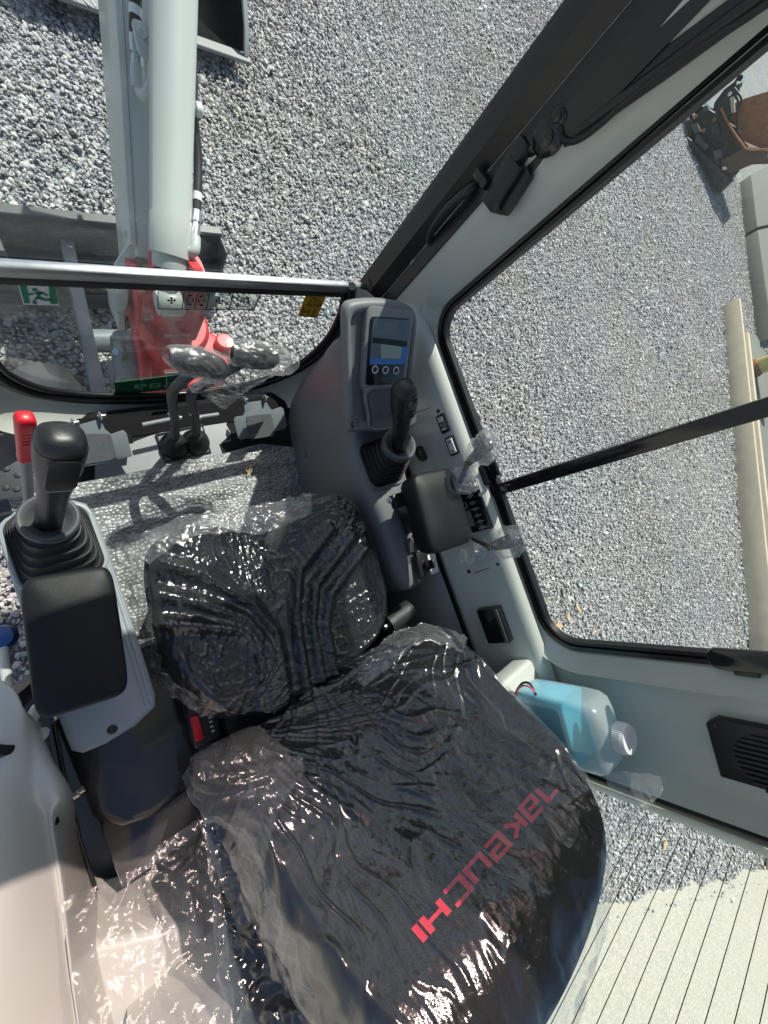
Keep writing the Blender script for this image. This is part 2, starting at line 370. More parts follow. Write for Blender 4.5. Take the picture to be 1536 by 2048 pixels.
raw('ground', [(-S, -S, GZ - .018), (S, -S, GZ - .018), (S, S, GZ - .018), (-S, S, GZ - .018)], [(0, 1, 2, 3)], 'ground', kind='structure', smooth=0)

# concrete apron behind the machine with a broken front edge
A0 = P(1232, 1806, z=GZ); A1 = P(1536, 1736, z=GZ); AD = (A1 - A0); AD.z = 0; AD.normalize(); AN = Vector((AD.y, -AD.x, 0))
if AN.y > 0: AN = -AN
pts = []; fcs = []
nseg = 160
for i in range(nseg + 1):
    s = -9 + 24 * i / nseg
    e = .10 * mnoise.noise(Vector((s * 2.1, 3, 0))) + .06 * mnoise.noise(Vector((s * 7, 9, 0))) + .03 * mnoise.noise(Vector((s * 19, 1, 0)))
    p = A0 + AD * s + AN * e; q = A0 + AD * s + AN * 14
    pts += [(p.x, p.y, GZ - .02), (p.x + AN.x * .012, p.y + AN.y * .012, GZ + .028), (q.x, q.y, GZ + .035)]
for i in range(nseg): fcs += [(3 * i, 3 * i + 3, 3 * i + 4, 3 * i + 1), (3 * i + 1, 3 * i + 4, 3 * i + 5, 3 * i + 2)]
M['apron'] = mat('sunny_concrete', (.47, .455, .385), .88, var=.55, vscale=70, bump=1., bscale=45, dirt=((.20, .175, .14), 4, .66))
raw('concrete_pavement', pts, fcs, 'apron', kind='structure', smooth=0, fixn=True)
def in_apron(x, y): return (x - A0.x) * AN.x + (y - A0.y) * AN.y > .05

# gravel: thousands of real stones, uncountable
stonecol = bpy.data.collections.new('stone_shapes')
def stone_mat():
    m, nt, lk, b = node_mat('gravel_stone'); oi = nt.new('ShaderNodeObjectInfo')
    rp = nt.new('ShaderNodeValToRGB'); e = rp.color_ramp.elements
    e[0].position = 0; e[0].color = (.22, .228, .23, 1); e[1].position = 1; e[1].color = (.62, .635, .625, 1)
    for p, c in ((.25, (.30, .308, .31)), (.5, (.41, .42, .42)), (.78, (.50, .51, .505)), (.93, (.53, .51, .47))): e.new(p).color = (*c, 1)
    lk.new(oi.outputs['Random'], rp.inputs[0])
    tc = nt.new('ShaderNodeTexCoord'); n = nt.new('ShaderNodeTexNoise'); n.inputs['Scale'].default_value = 2.2; n.inputs['Detail'].default_value = 6; lk.new(tc.outputs['Object'], n.inputs['Vector'])
    mr = nt.new('ShaderNodeMapRange'); mr.inputs['To Min'].default_value = .65; mr.inputs['To Max'].default_value = 1.35; lk.new(n.outputs['Fac'], mr.inputs[0])
    vm = nt.new('ShaderNodeVectorMath'); vm.operation = 'SCALE'; lk.new(rp.outputs[0], vm.inputs[0]); lk.new(mr.outputs[0], vm.inputs['Scale'])
    wn_ = nt.new('ShaderNodeTexNoise'); wn_.inputs['Scale'].default_value = .9; wn_.inputs['Detail'].default_value = 4; lk.new(oi.outputs['Location'], wn_.inputs['Vector'])
    wr2 = nt.new('ShaderNodeValToRGB'); wr2.color_ramp.elements[0].position = .50; wr2.color_ramp.elements[1].position = .72; wr2.color_ramp.elements[1].color = (.36, .36, .36, 1); lk.new(wn_.outputs['Fac'], wr2.inputs[0])
    mb = nt.new('ShaderNodeMix'); mb.data_type = 'RGBA'; mb.blend_type = 'MULTIPLY'; mb.inputs[7].default_value = (1.0, .84, .66, 1); lk.new(wr2.outputs[0], mb.inputs[0]); lk.new(vm.outputs[0], mb.inputs[6])
    lk.new(mb.outputs[2], b.inputs['Base Color']); b.inputs['Roughness'].default_value = .6
    return m
M['stone'] = stone_mat()
for k in range(9):
    bm = bmesh.new(); bmesh.ops.create_icosphere(bm, subdivisions=2, radius=1.0)
    sx, sy, sz = 1.0, random.uniform(.62, .9), random.uniform(.42, .66)
    cuts = [(Vector((random.gauss(0, 1), random.gauss(0, 1), random.gauss(0, 1))).normalized(), random.uniform(.66, .9)) for _ in range(7)]
    for v in bm.verts:
        d = v.co.copy()
        d *= 1 + .28 * mnoise.noise(d * 1.1 + Vector((k * 9, 0, 0)))
        for n_, h_ in cuts:
            t = d.dot(n_)
            if t > h_: d -= n_ * (t - h_) * .85
        v.co = Vector((d.x * sx, d.y * sy, d.z * sz))
    me = bpy.data.meshes.new('stone_shape'); bm.to_mesh(me); bm.free(); me.materials.append(M['stone'])
    me.polygons.foreach_set('use_smooth', [True] * len(me.polygons)); me.set_sharp_from_angle(angle=R_(32))
    so = bpy.data.objects.new('stone_shape', me); stonecol.objects.link(so)
def ground_pts(x0, x1, y0, y1, dens, rmin, rmax, size, margin=.10):
    n = int((x1 - x0) * (y1 - y0) * dens)
    x = rng.uniform(x0, x1, n); y = rng.uniform(y0, y1, n)
    d = np.stack([x, y, np.full(n, GZ - CAM[2])], 1) @ CR        # into camera axes
    u = FPX * d[:, 0] / -d[:, 2]; v = FPX * d[:, 1] / -d[:, 2]
    dist = np.hypot(x, y)
    k = (d[:, 2] < 0) & (np.abs(u) < 768 * (1 + margin * 2)) & (np.abs(v) < 1024 * (1 + margin)) & (dist >= rmin) & (dist < rmax)
    da = (x - A0.x) * AN.x + (y - A0.y) * AN.y; k &= da < .05 + rng.exponential(.025, n) * (rng.uniform(0, 1, n) < .5)
    x, y = x[k], y[k]; n = len(x)
    s = size * np.exp(rng.normal(0, .34, n)) / 2
    z = GZ + np.where(((x - A0.x) * AN.x + (y - A0.y) * AN.y) > .06, .03, 0) + .012 * np.sin(x * 1.7 + 1) * np.sin(y * 1.3) + rng.uniform(-.012, .012, n)
    return np.stack([x, y, z], 1), s
sets = [ground_pts(-1.5, 5, -4, 6, 5600, 0, 3.2, .0185), ground_pts(-4, 11, -8, 11, 3400, 3.2, 7.2, .0203), ground_pts(-4, 26, -14, 22, 950, 7.2, 20, .029)]
gp = np.concatenate([a for a, b in sets]); print('stones', len(gp)); gs = np.concatenate([b for a, b in sets])
me = bpy.data.meshes.new('gravel'); me.from_pydata(gp.tolist(), [], []); nP = len(gp)
rot = np.stack([rng.normal(0, .35, nP), rng.normal(0, .35, nP), rng.uniform(0, 6.283, nP)], 1)
a_ = me.attributes.new('rot', 'FLOAT_VECTOR', 'POINT'); a_.data.foreach_set('vector', rot.ravel())
a_ = me.attributes.new('scl', 'FLOAT', 'POINT'); a_.data.foreach_set('value', gs)
a_ = me.attributes.new('idx', 'INT', 'POINT'); a_.data.foreach_set('value', rng.integers(0, 9, nP).astype(np.int32))
me.materials.append(M['stone'])
gravel = bpy.data.objects.new('gravel', me); _link(gravel, None, 'grey crushed stone gravel covering the whole yard', 'gravel', None, 'stuff')
ng = bpy.data.node_groups.new('scatter_stones', 'GeometryNodeTree')
ng.interface.new_socket('Geometry', in_out='INPUT', socket_type='NodeSocketGeometry'); ng.interface.new_socket('Geometry', in_out='OUTPUT', socket_type='NodeSocketGeometry')
gi = ng.nodes.new('NodeGroupInput'); go = ng.nodes.new('NodeGroupOutput'); ip = ng.nodes.new('GeometryNodeInstanceOnPoints'); ci = ng.nodes.new('GeometryNodeCollectionInfo')
ci.inputs['Collection'].default_value = stonecol; ci.inputs['Separate Children'].default_value = True; ci.inputs['Reset Children'].default_value = True
def nattr(t, n):
    a = ng.nodes.new('GeometryNodeInputNamedAttribute'); a.data_type = t; a.inputs['Name'].default_value = n; return a.outputs['Attribute']
ng.links.new(gi.outputs[0], ip.inputs['Points']); ng.links.new(ci.outputs[0], ip.inputs['Instance']); ip.inputs['Pick Instance'].default_value = True
ng.links.new(nattr('INT', 'idx'), ip.inputs['Instance Index']); ng.links.new(nattr('FLOAT_VECTOR', 'rot'), ip.inputs['Rotation']); ng.links.new(nattr('FLOAT', 'scl'), ip.inputs['Scale'])
ng.links.new(ip.outputs[0], go.inputs[0])
md = gravel.modifiers.new('scatter', 'NODES'); md.node_group = ng

# a few dry leaves blown onto the stones
for i_, (a, b) in enumerate(((1096, 1228), (1138, 1234), (1118, 1250), (1188, 1262), (1158, 1218), (1330, 1690))):
    lp = P(a, b, z=GZ + .03); an = i_ * 1.3; w_ = .035 + .01 * (i_ % 3)
    q_ = [(-1, 0, 0), (-.5, .32, .15), (.1, .42, .05), (.6, .28, .2), (1, 0, .1), (.5, -.3, .25), (-.1, -.4, .1), (-.6, -.25, .2)]
    raw('fallen_leaf', [(lp.x + w_ * (x * math.cos(an) - y * math.sin(an)), lp.y + w_ * (x * math.sin(an) + y * math.cos(an)), lp.z + w_ * .4 * z) for x, y, z in q_] + [tuple(lp)], [(k, (k + 1) % 8, 8) for k in range(8)], 'leafdry', label='small dry yellowish leaf on the gravel by the side window corner' if i_ < 5 else 'single dry leaf on the gravel seen through the rear window', cat='leaf', group='dry leaves on the gravel')
# big half-buried rock by the track
bm = bmesh.new(); bmesh.ops.create_icosphere(bm, subdivisions=3, radius=1.0)
rc = P(95, 770, z=GZ + .05)
for v in bm.verts:
    d = v.co * (1 + .25 * mnoise.noise(v.co * 1.3)); v.co = Vector((d.x * .13, d.y * .085, d.z * .085)) + rc
build('rock', bm, 'rock', label='large pale boulder in the gravel below the lower front window', cat='rock', smooth=25)

# kerb slabs, channel rail and footing at the far right
def ground_prism(name, pxs, z1, material, z0=GZ - .05, r=.01, **kw):
    pts = [P(a, b, z=GZ) for a, b in pxs]
    return prism(name, [(p.x, p.y) for p in pts], z0, z1, material, r=r, **kw)
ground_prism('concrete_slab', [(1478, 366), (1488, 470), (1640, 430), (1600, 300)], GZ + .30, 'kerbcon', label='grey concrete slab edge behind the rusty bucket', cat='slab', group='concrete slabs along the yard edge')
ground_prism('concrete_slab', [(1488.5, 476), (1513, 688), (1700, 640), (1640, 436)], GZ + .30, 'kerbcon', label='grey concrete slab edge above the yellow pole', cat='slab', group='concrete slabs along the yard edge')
ground_prism('concrete_footing', [(1488, 676), (1506, 672), (1516, 690), (1660, 1010), (1640, 1330), (1528, 1330), (1512, 1000)], GZ + .06, 'kerbcon', label='low concrete strip behind the cream channel', cat='footing')
L0 = P(1447, 616, z=GZ); L1 = P(1504, 1330, z=GZ); LD = (L1 - L0); Ln = LD.length; LD.normalize(); LS = Vector((-LD.y, LD.x, 0))
if LS.x < 0: LS = -LS
mxr = frame(L0, LD, LS)
chan = thing('channel_beam', 'long cream weathered channel beam lying at the yard edge', 'beam', L0)
wv = (P(1476, 640, z=GZ) - P(1452, 640, z=GZ)).length * .36
build('base_plate', bbox((Ln + 3, wv, .10), .01, 2, ((Ln + 3) / 2, wv / 2, .05)), 'cream', chan, mxr)
build('flange', bbox((Ln + 3, .07, .30), .012, 2, ((Ln + 3) / 2, -.036, .15)), 'cream', chan, mxr)
build('flange', bbox((Ln + 2.4, .10, .26), .012, 2, ((Ln + 3) / 2 + .3, wv + .052, .13)), 'cream', chan, mxr)
yp = P(1507, 737, z=GZ + .06)
pole = thing('bollard', 'pale yellow vertical pole standing at the yard edge', 'bollard', yp)
lathe('post', [(0, 0), (.17, 0), (.17, 1.9), (.15, 1.96), (0, 1.97)], yp, (0, 0, 1), 'yellow', pole, n=24)
lathe('base_collar', [(0, 0), (.21, 0), (.21, .05), (.17, .12)], yp, (0, 0, 1), 'rust', pole, n=24)

# ------------------------------------------------------------------ far rusty bucket with its quick hitch
Q0 = P(1420, 372, z=GZ); toc = Vector((-Q0.x, -Q0.y, 0)).normalized()
def Q(px, py, back=0.): return PP(px, py, Q0 - toc * back, toc)
hx = Vector((-toc.y, toc.x, 0)); hx = hx if hx.x * 0 + (Q(1500, 300) - Q(1400, 300)).dot(hx) > 0 else -hx
mxq = frame(Q0, hx, (0, 0, 1))                           # local x along the picture, local y up, local z towards the camera
if mxq.col[2].to_3d().dot(toc) < 0: pass
inv = mxq.inverted()
def L2(pxs, back=0.): return [((inv @ Q(a, b)).x, (inv @ Q(a, b)).y) for a, b in pxs]
sgn = 1 if mxq.col[2].to_3d().dot(toc) > 0 else -1
rb = thing('excavator_bucket', 'rusty brown digging bucket resting against the concrete slab', 'bucket', Q(1480, 380))
prism('side_plate', L2([(1447, 215), (1490, 196), (1536, 182), (1560, 250), (1575, 330), (1520, 298), (1484, 282)]), sgn * -.25, sgn * -.16, 'rust', rb, mxq, r=.01)
prism('back_shell', L2([(1446, 216), (1484, 282), (1498, 298), (1536, 300), (1570, 320), (1540, 330), (1490, 332), (1452, 345), (1440, 322), (1442, 280)]), sgn * -1.6, sgn * -.30, 'rustdark', rb, mxq, r=.02)
prism('floor_plate', L2([(1446, 320), (1490, 296), (1540, 300), (1536, 312), (1500, 330), (1465, 345), (1448, 342)]), sgn * -.28, sgn * .25, 'rustdark', rb, mxq, r=.02)
qh = thing('quick_hitch', 'black quick hitch with two hooks and loose hoses beside rusty bucket', 'hitch', Q(1400, 370))
hook = [(1412, 245), (1420, 205), (1440, 178), (1460, 163), (1468, 150), (1476, 146), (1479, 152), (1473, 162), (1466, 160), (1464, 170), (1472, 170), (1478, 160), (1476, 172), (1452, 190), (1440, 212), (1436, 236)]
prism('hook_plate', L2(hook), sgn * -.75, sgn * -.68, 'greenblack', qh, mxq)
hook2 = [(1420, 275), (1426, 235), (1442, 205), (1462, 190), (1474, 170), (1482, 166), (1480, 182), (1470, 200), (1466, 230), (1458, 262), (1450, 285)]
prism('hook_plate', L2(hook2), sgn * .02, sgn * .10, 'greenblack', qh, mxq)
prism('hitch_body', L2([(1378, 222), (1396, 196), (1402, 210), (1440, 232), (1455, 262), (1448, 320), (1436, 345), (1420, 330), (1392, 300), (1376, 260)]), sgn * -.9, sgn * -.10, 'greenblack', qh, mxq, r=.03)
prism('side_plate', L2([(1368, 284), (1381, 272), (1462, 352), (1450, 362)]), sgn * -.05, sgn * .35, 'greenblack', qh, mxq, r=.03)
prism('side_plate', L2([(1392, 285), (1404, 262), (1452, 330), (1474, 346), (1462, 360), (1440, 378)]), sgn * -.6, sgn * -.06, 'greenblack', qh, mxq, r=.03)
prism('lower_arm', L2([(1408, 326), (1420, 318), (1466, 362), (1440, 388), (1432, 380)]), sgn * -.3, sgn * .2, 'greenblack', qh, mxq, r=.03)
prism('cross_plate', L2([(1376, 242), (1384, 238), (1386, 270), (1379, 275)]), sgn * .0, sgn * .12, 'greenblack', qh, mxq, r=.01)
for pl_, z0_, z1_, mt_ in (([(1384, 250), (1396, 244), (1404, 262), (1392, 270)], .0, .2, 'bladepaint'), ([(1398, 268), (1422, 290), (1414, 300), (1394, 282)], .05, .3, 'bladepaint'), ([(1424, 250), (1440, 246), (1444, 262), (1428, 268)], .1, .3, 'greenblack'), ([(1430, 300), (1446, 296), (1448, 312), (1434, 318)], .05, .35, 'bladepaint'),
        ([(1386, 228), (1391, 226), (1394, 236), (1389, 238)], .1, .16, 'cream'), ([(1406, 214), (1416, 210), (1418, 220), (1408, 224)], -.1, .1, 'bladepaint'), ([(1462, 196), (1470, 192), (1472, 224), (1465, 226)], .1, .2, 'cream'), ([(1448, 332), (1456, 330), (1458, 336), (1450, 338)], .3, .36, 'white')):
    prism('link_block', L2(pl_), sgn * z0_, sgn * z1_, mt_, qh, mxq, r=.01)
for pth in ([(1440, 226), (1450, 240), (1478, 262), (1482, 285), (1492, 297), (1515, 300), (1545, 294)], [(1472, 190), (1478, 205), (1476, 235), (1480, 258)], [(1470, 176), (1484, 196), (1482, 212), (1474, 214)]):
    p3 = [Q(a, b) + toc * .18 for a, b in pth]; tube('hose', spline(p3, 6), .022, 'hose', qh, n=8)
tube('bucket_rim', spline([Q(a, b) + toc * .27 for a, b in [(1446, 216), (1462, 250), (1484, 282), (1500, 298), (1540, 296)]], 4), .022, 'rust', rb, n=6)
for a, b in ((1394, 233), (1431, 239), (1410, 260), (1462, 188), (1452, 334), (1458, 338)):
    lathe('pin', [(0, 0), (.04, 0), (.04, .10), (0, .10)], Q(a, b) + toc * .10, toc, 'rust' if a < 1440 else 'alu', qh, n=12)

# ------------------------------------------------------------------ grading bucket in front, dozer blade, boom
b0 = P(60, 2, z=GZ + .06); b1 = P(497, 146, z=GZ + .06); bx = (b1 - b0); bw = bx.length; bx.normalize(); by = Vector((-bx.y, bx.x, 0))
mxb = frame(b0, bx, by)
gb = thing('grading_bucket', 'black ditching bucket lying in the gravel under the raised boom', 'bucket', b0)
prof = [(.07, .045), (.30, .03), (.55, .06), (.76, .18), (.86, .36), (.84, .56), (.72, .68)]
ps = spline([(0, a, b) for a, b in prof], 5)
rings = []
for xx in (0.0, bw):
    rings.append([mxb @ Vector((xx, p.y, p.z)) for p in ps])
grid('shell', np.array([[tuple(p) for p in r] for r in rings]), 'bucketblack', gb, smooth=60); thick(gb.children[-1], .018)
for xx in (0.012, bw - .012):
    poly = [(p.y, p.z) for p in ps] + [(.45, .46), (.12, .14)]
    mside = mxb @ frame((xx, 0, 0), (0, 1, 0), (0, 0, 1)); prism('side_plate', poly, -.011, .011, 'bucketblack', gb, mside)
    prism('lit_side_edge', [(.06, .05), (.12, .15), (.45, .47), (.72, .69), (.72, .705), (.44, .49), (.10, .16), (.04, .06)], -.014, .014, 'panel', gb, mside)  # pale strip paints the sunlit edge of the black side plate
build('cutting_edge', bbox((bw + .03, .070, .022), .004, 1, (bw / 2, .045, .045)), 'edge', gb, mxb)
def mark_line(pts, name='paint_mark', parent=gb, w=.004, material='mark'):
    tube(name, pts, w, material, parent, n=6)
for seg in ([(.15, .05), (.20, .0)], [(.21, .01), (.24, .05), (.27, .0), (.25, .02)], [(.29, .05), (.30, .01)], [(.33, .04), (.36, .05), (.37, .02), (.34, .02), (.33, .04)], [(.39, .02), (.41, .05), (.43, .02), (.45, .05)], [(.47, .05), (.50, .05), (.49, .0)], [(.53, .05), (.54, .01), (.56, .01)], [(.58, .05), (.62, .03)], [(.61, .06), (.60, .0)]):
    mark_line([mxb @ Vector((a, .012 + b * .9, .0575)) for a, b in seg])

bl = thing('dozer_blade', 'dark grey dozer blade with top lip seen in front of the machine', 'dozer blade', P(200, 500, z=GZ))
zt = GZ + .42
t0 = P(0, 455, z=zt); t1 = P(452, 492, z=zt); bd = (t1 - t0).normalized(); bl0 = t1 - bd * 1.75
mxd = frame(bl0, bd, (0, 0, 1)); bk = mxd.col[2].to_3d(); s_b = 1 if bk.y < 0 else -1          # local z: towards the machine when s_b = 1
prof = [(.00, -.42), (.05, -.30), (.075, -.18), (.06, -.06), (.02, 0)]
pv = spline([(0, b, -s_b * .10 + s_b * a) for a, b in prof], 5)
grid('mouldboard', np.array([[tuple(mxd @ Vector((xx, p.y, p.z))) for p in pv] for xx in (0, 1.75)]), 'bladepaint', bl, smooth=60); thick(bl.children[-1], .014)
build('top_lip', bbox((1.75, .022, .042), .004, 1, (.875, 0.004, -s_b * .07)), 'bladepaint', bl, mxd)
build('middle_rib', bbox((1.75, .05, .09), .006, 1, (.875, -.17, s_b * .02)), 'bladepaint', bl, mxd)
build('lower_rib', bbox((1.75, .10, .12), .006, 1, (.875, -.33, s_b * .02)), 'bladepaint', bl, mxd)
for xx in (1.742, .008): build('end_plate', bbox((.016, .42, .17), .006, 1, (xx, -.21, -s_b * .045)), 'bladepaint', bl, mxd)
build('gusset', bbox((.018, .34, .10), .003, 1, (.875, -.19, s_b * .03)), 'bladepaint', bl, mxd)
bolt(bl, mxd @ Vector((1.68, -.12, s_b * .07)), bk * s_b, .022, .02)
ba = P(148, 560, z=GZ + .24); bb_ = P(197, 786, z=GZ + .20)
dirb = (bb_ - ba).normalized()
obox('arm_plate', (ba + bb_) / 2, dirb, (1, 0, 0), ((bb_ - ba).length + .3, .048, .20), 'greysteel', bl, r=.004)
tA = P(160, 682, z=GZ + .16); tB = P(275, 682, z=GZ + .16)
tube('cross_tube', [tA, tB + (tB - tA) * .5], .05, 'greysteel', bl, n=24)
tC = P(228, 682, z=GZ + .17); tD = P(258, 740, z=GZ + .22)
loft('bracket', [sring(tC + (tD - tC) * t, (1, 0, 0), (0, 0, 1), .016, .055, 4, 16) for t in (0, .5, 1)], 'greysteel', bl)
bolt(bl, P(235, 706, z=GZ + .22), (0, 0, 1), .02, .02)

bo = thing('excavator_boom', 'pale grey excavator boom with lift cylinder seen through the windscreen', 'boom', P(330, 560, y=.88))
def D(px, py, d): return Vector(CAM + ray(px, py) * d / FPX)
C0 = D(340, 540, 1.10); C1 = D(348, 0, .90); cd = (C1 - C0); C2 = C0 + cd * 1.9
cdn = cd.normalized(); cr = .0495
lathe('cylinder_barrel', [(0, 0), (cr * .86, 0), (cr * .9, .012), (cr * .9, .03), (cr * 1.03, .034), (cr * 1.03, .125), (cr, .128), (cr, cd.length * 1.9)], C0, cdn, 'boom', bo, n=40)
lathe('piston_rod', [(0, -.10), (.024, -.10), (.024, 0.001)], C0, cdn, 'alu', bo, n=24)
lathe('rod_eye', [(0, -.034), (.030, -.034), (.034, -.028), (.034, .028), (.030, .034), (0, .034)], C0 - cdn * .085, (1, 0, 0), 'boom', bo, n=28)
Bc0 = D(312, 520, 1.22); Bc1 = D(287, -10, 1.06); bdir = (Bc1 - Bc0).normalized(); bup = bdir.cross(Vector((1, 0, 0))).normalized(); bside = bup.cross(bdir).normalized()
Ltot = (Bc1 - Bc0).length * 1.9
rr = []
for t, hw, hh in ((-.02, .066, .085), (.10, .069, .10), (.3, .071, .115), (1., .076, .13)):
    rr.append([Bc0 + bdir * (Ltot * t) + bside * p[0] + bup * p[1] for p in rrect(2 * hw, 2 * hh, .010, 3)])
loft('boom_arm', rr, 'boom', bo)
for sx in (-1, 1):
    rr = [[Bc0 + bdir * (Ltot * t) + bside * (sx * (hw + .006) + p[0]) + bup * (p[1] + .012) for p in rrect(.016, 2 * hh + .03, .005, 2)] for t, hw, hh in ((.0, .067, .09), (.10, .069, .10), (.3, .071, .115), (1., .076, .13))]
    loft('side_plate', rr, 'boom', bo)
fpl = [(258, 455), (256, 490), (238, 515), (226, 545), (228, 612), (246, 625), (258, 605), (262, 568), (276, 542), (300, 524), (345, 520), (368, 530), (380, 552), (384, 600), (396, 606), (398, 552), (388, 525), (376, 500), (372, 455)]
fdn = Vector(ray(310, 540)).normalized(); fo_ = D(310, 540, 1.22); ffr = frame(fo_, (1, 0, 0) - fdn * fdn.x if False else (Vector((1, 0, 0)) - fdn * fdn.x), fdn.cross(Vector((1, 0, 0)) - fdn * fdn.x)); fin = ffr.inverted()
fpt = [fin @ PP(a, b, fo_, fdn) for a, b in fpl]; prism('boom_foot', [(p.x, p.y) for p in spline([(p.x, p.y, 0) for p in fpt], 3, True)], -.05, .05, 'boom', bo, ffr, r=.008)
tube('foot_pin', [D(225, 556, 1.20), D(385, 562, 1.20)], .028, 'boom', bo, n=20)
# steel pipe, hose and clamp running along the left of the cylinder
def Dn(px, py, d=1.0): return D(px, py, d)
tube('steel_pipe', spline([Dn(304, -30, .93), Dn(307, 60, .95), Dn(308, 120, .965), Dn(304, 165, .98), Dn(296, 188, .99), Dn(284, 190, 1.0), Dn(276, 172, 1.0)], 6), .0125, 'boom', bo, n=14)
tube('pipe_fitting', [Dn(276, 176, 1.0), Dn(274, 130, .98)], .0155, 'boom', bo, n=14)
lathe('hose_crimp', [(0, 0), (.013, 0), (.013, .02), (.011, .022), (.015, .025), (.015, .055), (.012, .057), (0, .057)], Dn(275, 134, .982), (Dn(272, 70, .955) - Dn(275, 134, .982)), 'steel', bo, n=18)
tube('pressure_hose', [Dn(275, 90, .962), Dn(270, 60, .955), Dn(271, 20, .945), Dn(272, -40, .93)], .0135, 'hose', bo, n=14)
tube('hose_label', [Dn(271, 34, .949), Dn(271, 14, .943)], .0142, 'white', bo, n=14)
prism('clamp', rrect(.05, .062, .008), -.006, .006, 'boom', bo, frame(Dn(293, 82, .945), (1, 0, 0), bdir), r=.002)
bolt(bo, Dn(284, 66, .935), -Vector(ray(284, 66)).normalized(), .012, .012, 'boom')
tube('cylinder_hose', spline([Dn(386, 150, 1.02), Dn(388, 235, 1.04), Dn(396, 320, 1.07), Dn(394, 420, 1.09)], 6), .0115, 'hose', bo, n=14)
tube('hose_label', [Dn(395, 386, 1.083), Dn(394.5, 402, 1.086)], .0122, 'white', bo, n=14)
lathe('hose_crimp', [(0, 0), (.014, 0), (.014, .03), (.011, .032), (.013, .05), (.012, .075), (0, .075)], Dn(394, 424, 1.09), (Dn(389, 478, 1.09) - Dn(394, 424, 1.09)), 'steel', bo, n=18)
tube('hose_elbow', spline([Dn(390, 474, 1.09), Dn(389, 498, 1.09), Dn(380, 504, 1.09), Dn(362, 494, 1.09)], 5), .0145, 'boom', bo, n=14)
tube('side_lug', [Dn(372, 222, 1.02), Dn(394, 218, 1.02)], .013, 'boom', bo, n=16)
lathe('lug_bolt', [(0, 0), (.016, 0), (.016, .012), (.01, .016), (0, .016)], Dn(392, 218, 1.02), (1, -.1, 0), 'white', bo, n=12)

# red swing post with its base casting
sp = thing('swing_post', 'red painted swing post casting holding the boom foot', 'swing post', D(330, 690, 1.45))
def ringz(cx, cy, z, a, b, e=3.): return sring((cx, cy, z), (1, 0, 0), (0, 1, 0), a, b, e, 32)
pc = D(345, 620, 1.30)
loft('post_body', [ringz(pc.x, pc.y, pc.z + dz, a, b) for dz, a, b in ((-.34, .085, .10), (-.16, .085, .10), (-.02, .080, .09), (.10, .074, .08), (.20, .070, .07))], 'red', sp)
lathe('collar_ring', [(.06, -.045), (.098, -.045), (.108, -.02), (.108, .012), (.094, .03), (.06, .03)], D(348, 652, 1.32), (0, -.12, 1), 'red', sp, n=40)
for px_, dd in ((270, 1.24), (381, 1.20)):
    c = D(px_, 600, dd); poly = [(-.06, -.12), (-.075, .02), (-.05, .11), (0, .14), (.06, .11), (.085, .0), (.06, -.12)]
    prism('cheek_plate', poly, -.014, .014, 'red', sp, frame(c, (0, 1, 0), (0, 0, 1)), r=.003)
lathe('boss', [(0, 0), (.030, 0), (.032, .01), (.032, .05), (0, .05)], D(282, 602, 1.18), (1, 0, 0), 'red', sp, n=24)
lathe('grease_cap', [(0, 0), (.035, 0), (.035, .004), (0, .004)], D(352, 632, 1.19) , -Vector(ray(352, 632)), 'red', sp, n=24)
def plateau(name, pxs, z0, z1, material, parent, r=.012):
    pts = [P(a, b, z=z1) for a, b in pxs]; return prism(name, [(p.x, p.y) for p in pts], z0, z1, material, parent, r=r, seg=3)
plateau('base_casting', [(300, 690), (330, 655), (385, 648), (425, 662), (450, 680), (462, 700), (458, 745), (400, 775), (300, 775), (270, 762), (278, 715)], -.42, -.24, 'red', sp, r=.02)
plateau('front_web', [(262, 640), (288, 640), (302, 690), (305, 770), (286, 770), (276, 700)], -.30, -.14, 'red', sp, r=.012)
plateau('lower_tray', [(236, 748), (300, 745), (300, 790), (236, 790)], -.36, -.30, 'red', sp, r=.006)
lathe('pivot_cap', [(0, 0), (.034, 0), (.036, .006), (.036, .028), (.030, .034), (0, .034)], P(447, 690, z=-.24), (0, 0, 1), 'red', sp, n=28)
prism('foot_bracket', [(-.05, -.07), (-.05, .06), (.03, .07), (.05, .0), (.04, -.07)], -.01, .01, 'boom', sp, frame(D(232, 605, 1.24), (0, 1, 0), (0, 0, 1)), r=.003)
sc_ = thing('swing_cylinder', 'grey swing cylinder head beside the red swing post', 'hydraulic cylinder', P(264, 720, z=-.25))
s0 = P(268, 755, z=-.28); s1 = P(252, 672, z=-.28); sdn = (s1 - s0).normalized(); sl = (s1 - s0).length
lathe('head', [(0, -.02), (.050, -.02), (.062, 0), (.064, .03), (.060, .08), (.046, .12), (.044, sl), (0, sl)], s0, sdn, 'greysteel', sc_, n=32)
plateau('bracket_plate', [(212, 724), (250, 722), (262, 750), (221, 752)], -.27, -.258, 'greysteel', sc_, r=.003)
bolt(sc_, P(251, 736, z=-.258), (0, 0, 1), .012, .014)
plateau('clevis', [(232, 660), (242, 660), (254, 712), (243, 714)], -.33, -.20, 'greysteel', sc_, r=.004)
bolt(sc_, P(237, 706, z=-.25), (-.5, -.2, .8), .016, .02)

# ================================================================== THE CAB
cab = thing('excavator_cab', 'light grey excavator cab shell with windscreen, right side window and rear window', 'cab', (.3, -.1, 0))
YW = .590                                               # windscreen plane
box('floor_plate', (-.19, -.80, -.06), (.80, .56, 0), 'blackfloor', cab, r=0)
box('step_mat', (-.19, .30, .001), (-.035, .53, .007), 'floor', cab, r=.002)
for a, b in ((12, 938), (35, 950), (12, 975), (62, 942), (33, 978)):
    p = P(a, b, z=.007); lathe('mat_stud', [(0, 0), (.008, 0), (.007, .003), (0, .004)], p, (0, 0, 1), 'rubber', cab, n=14)
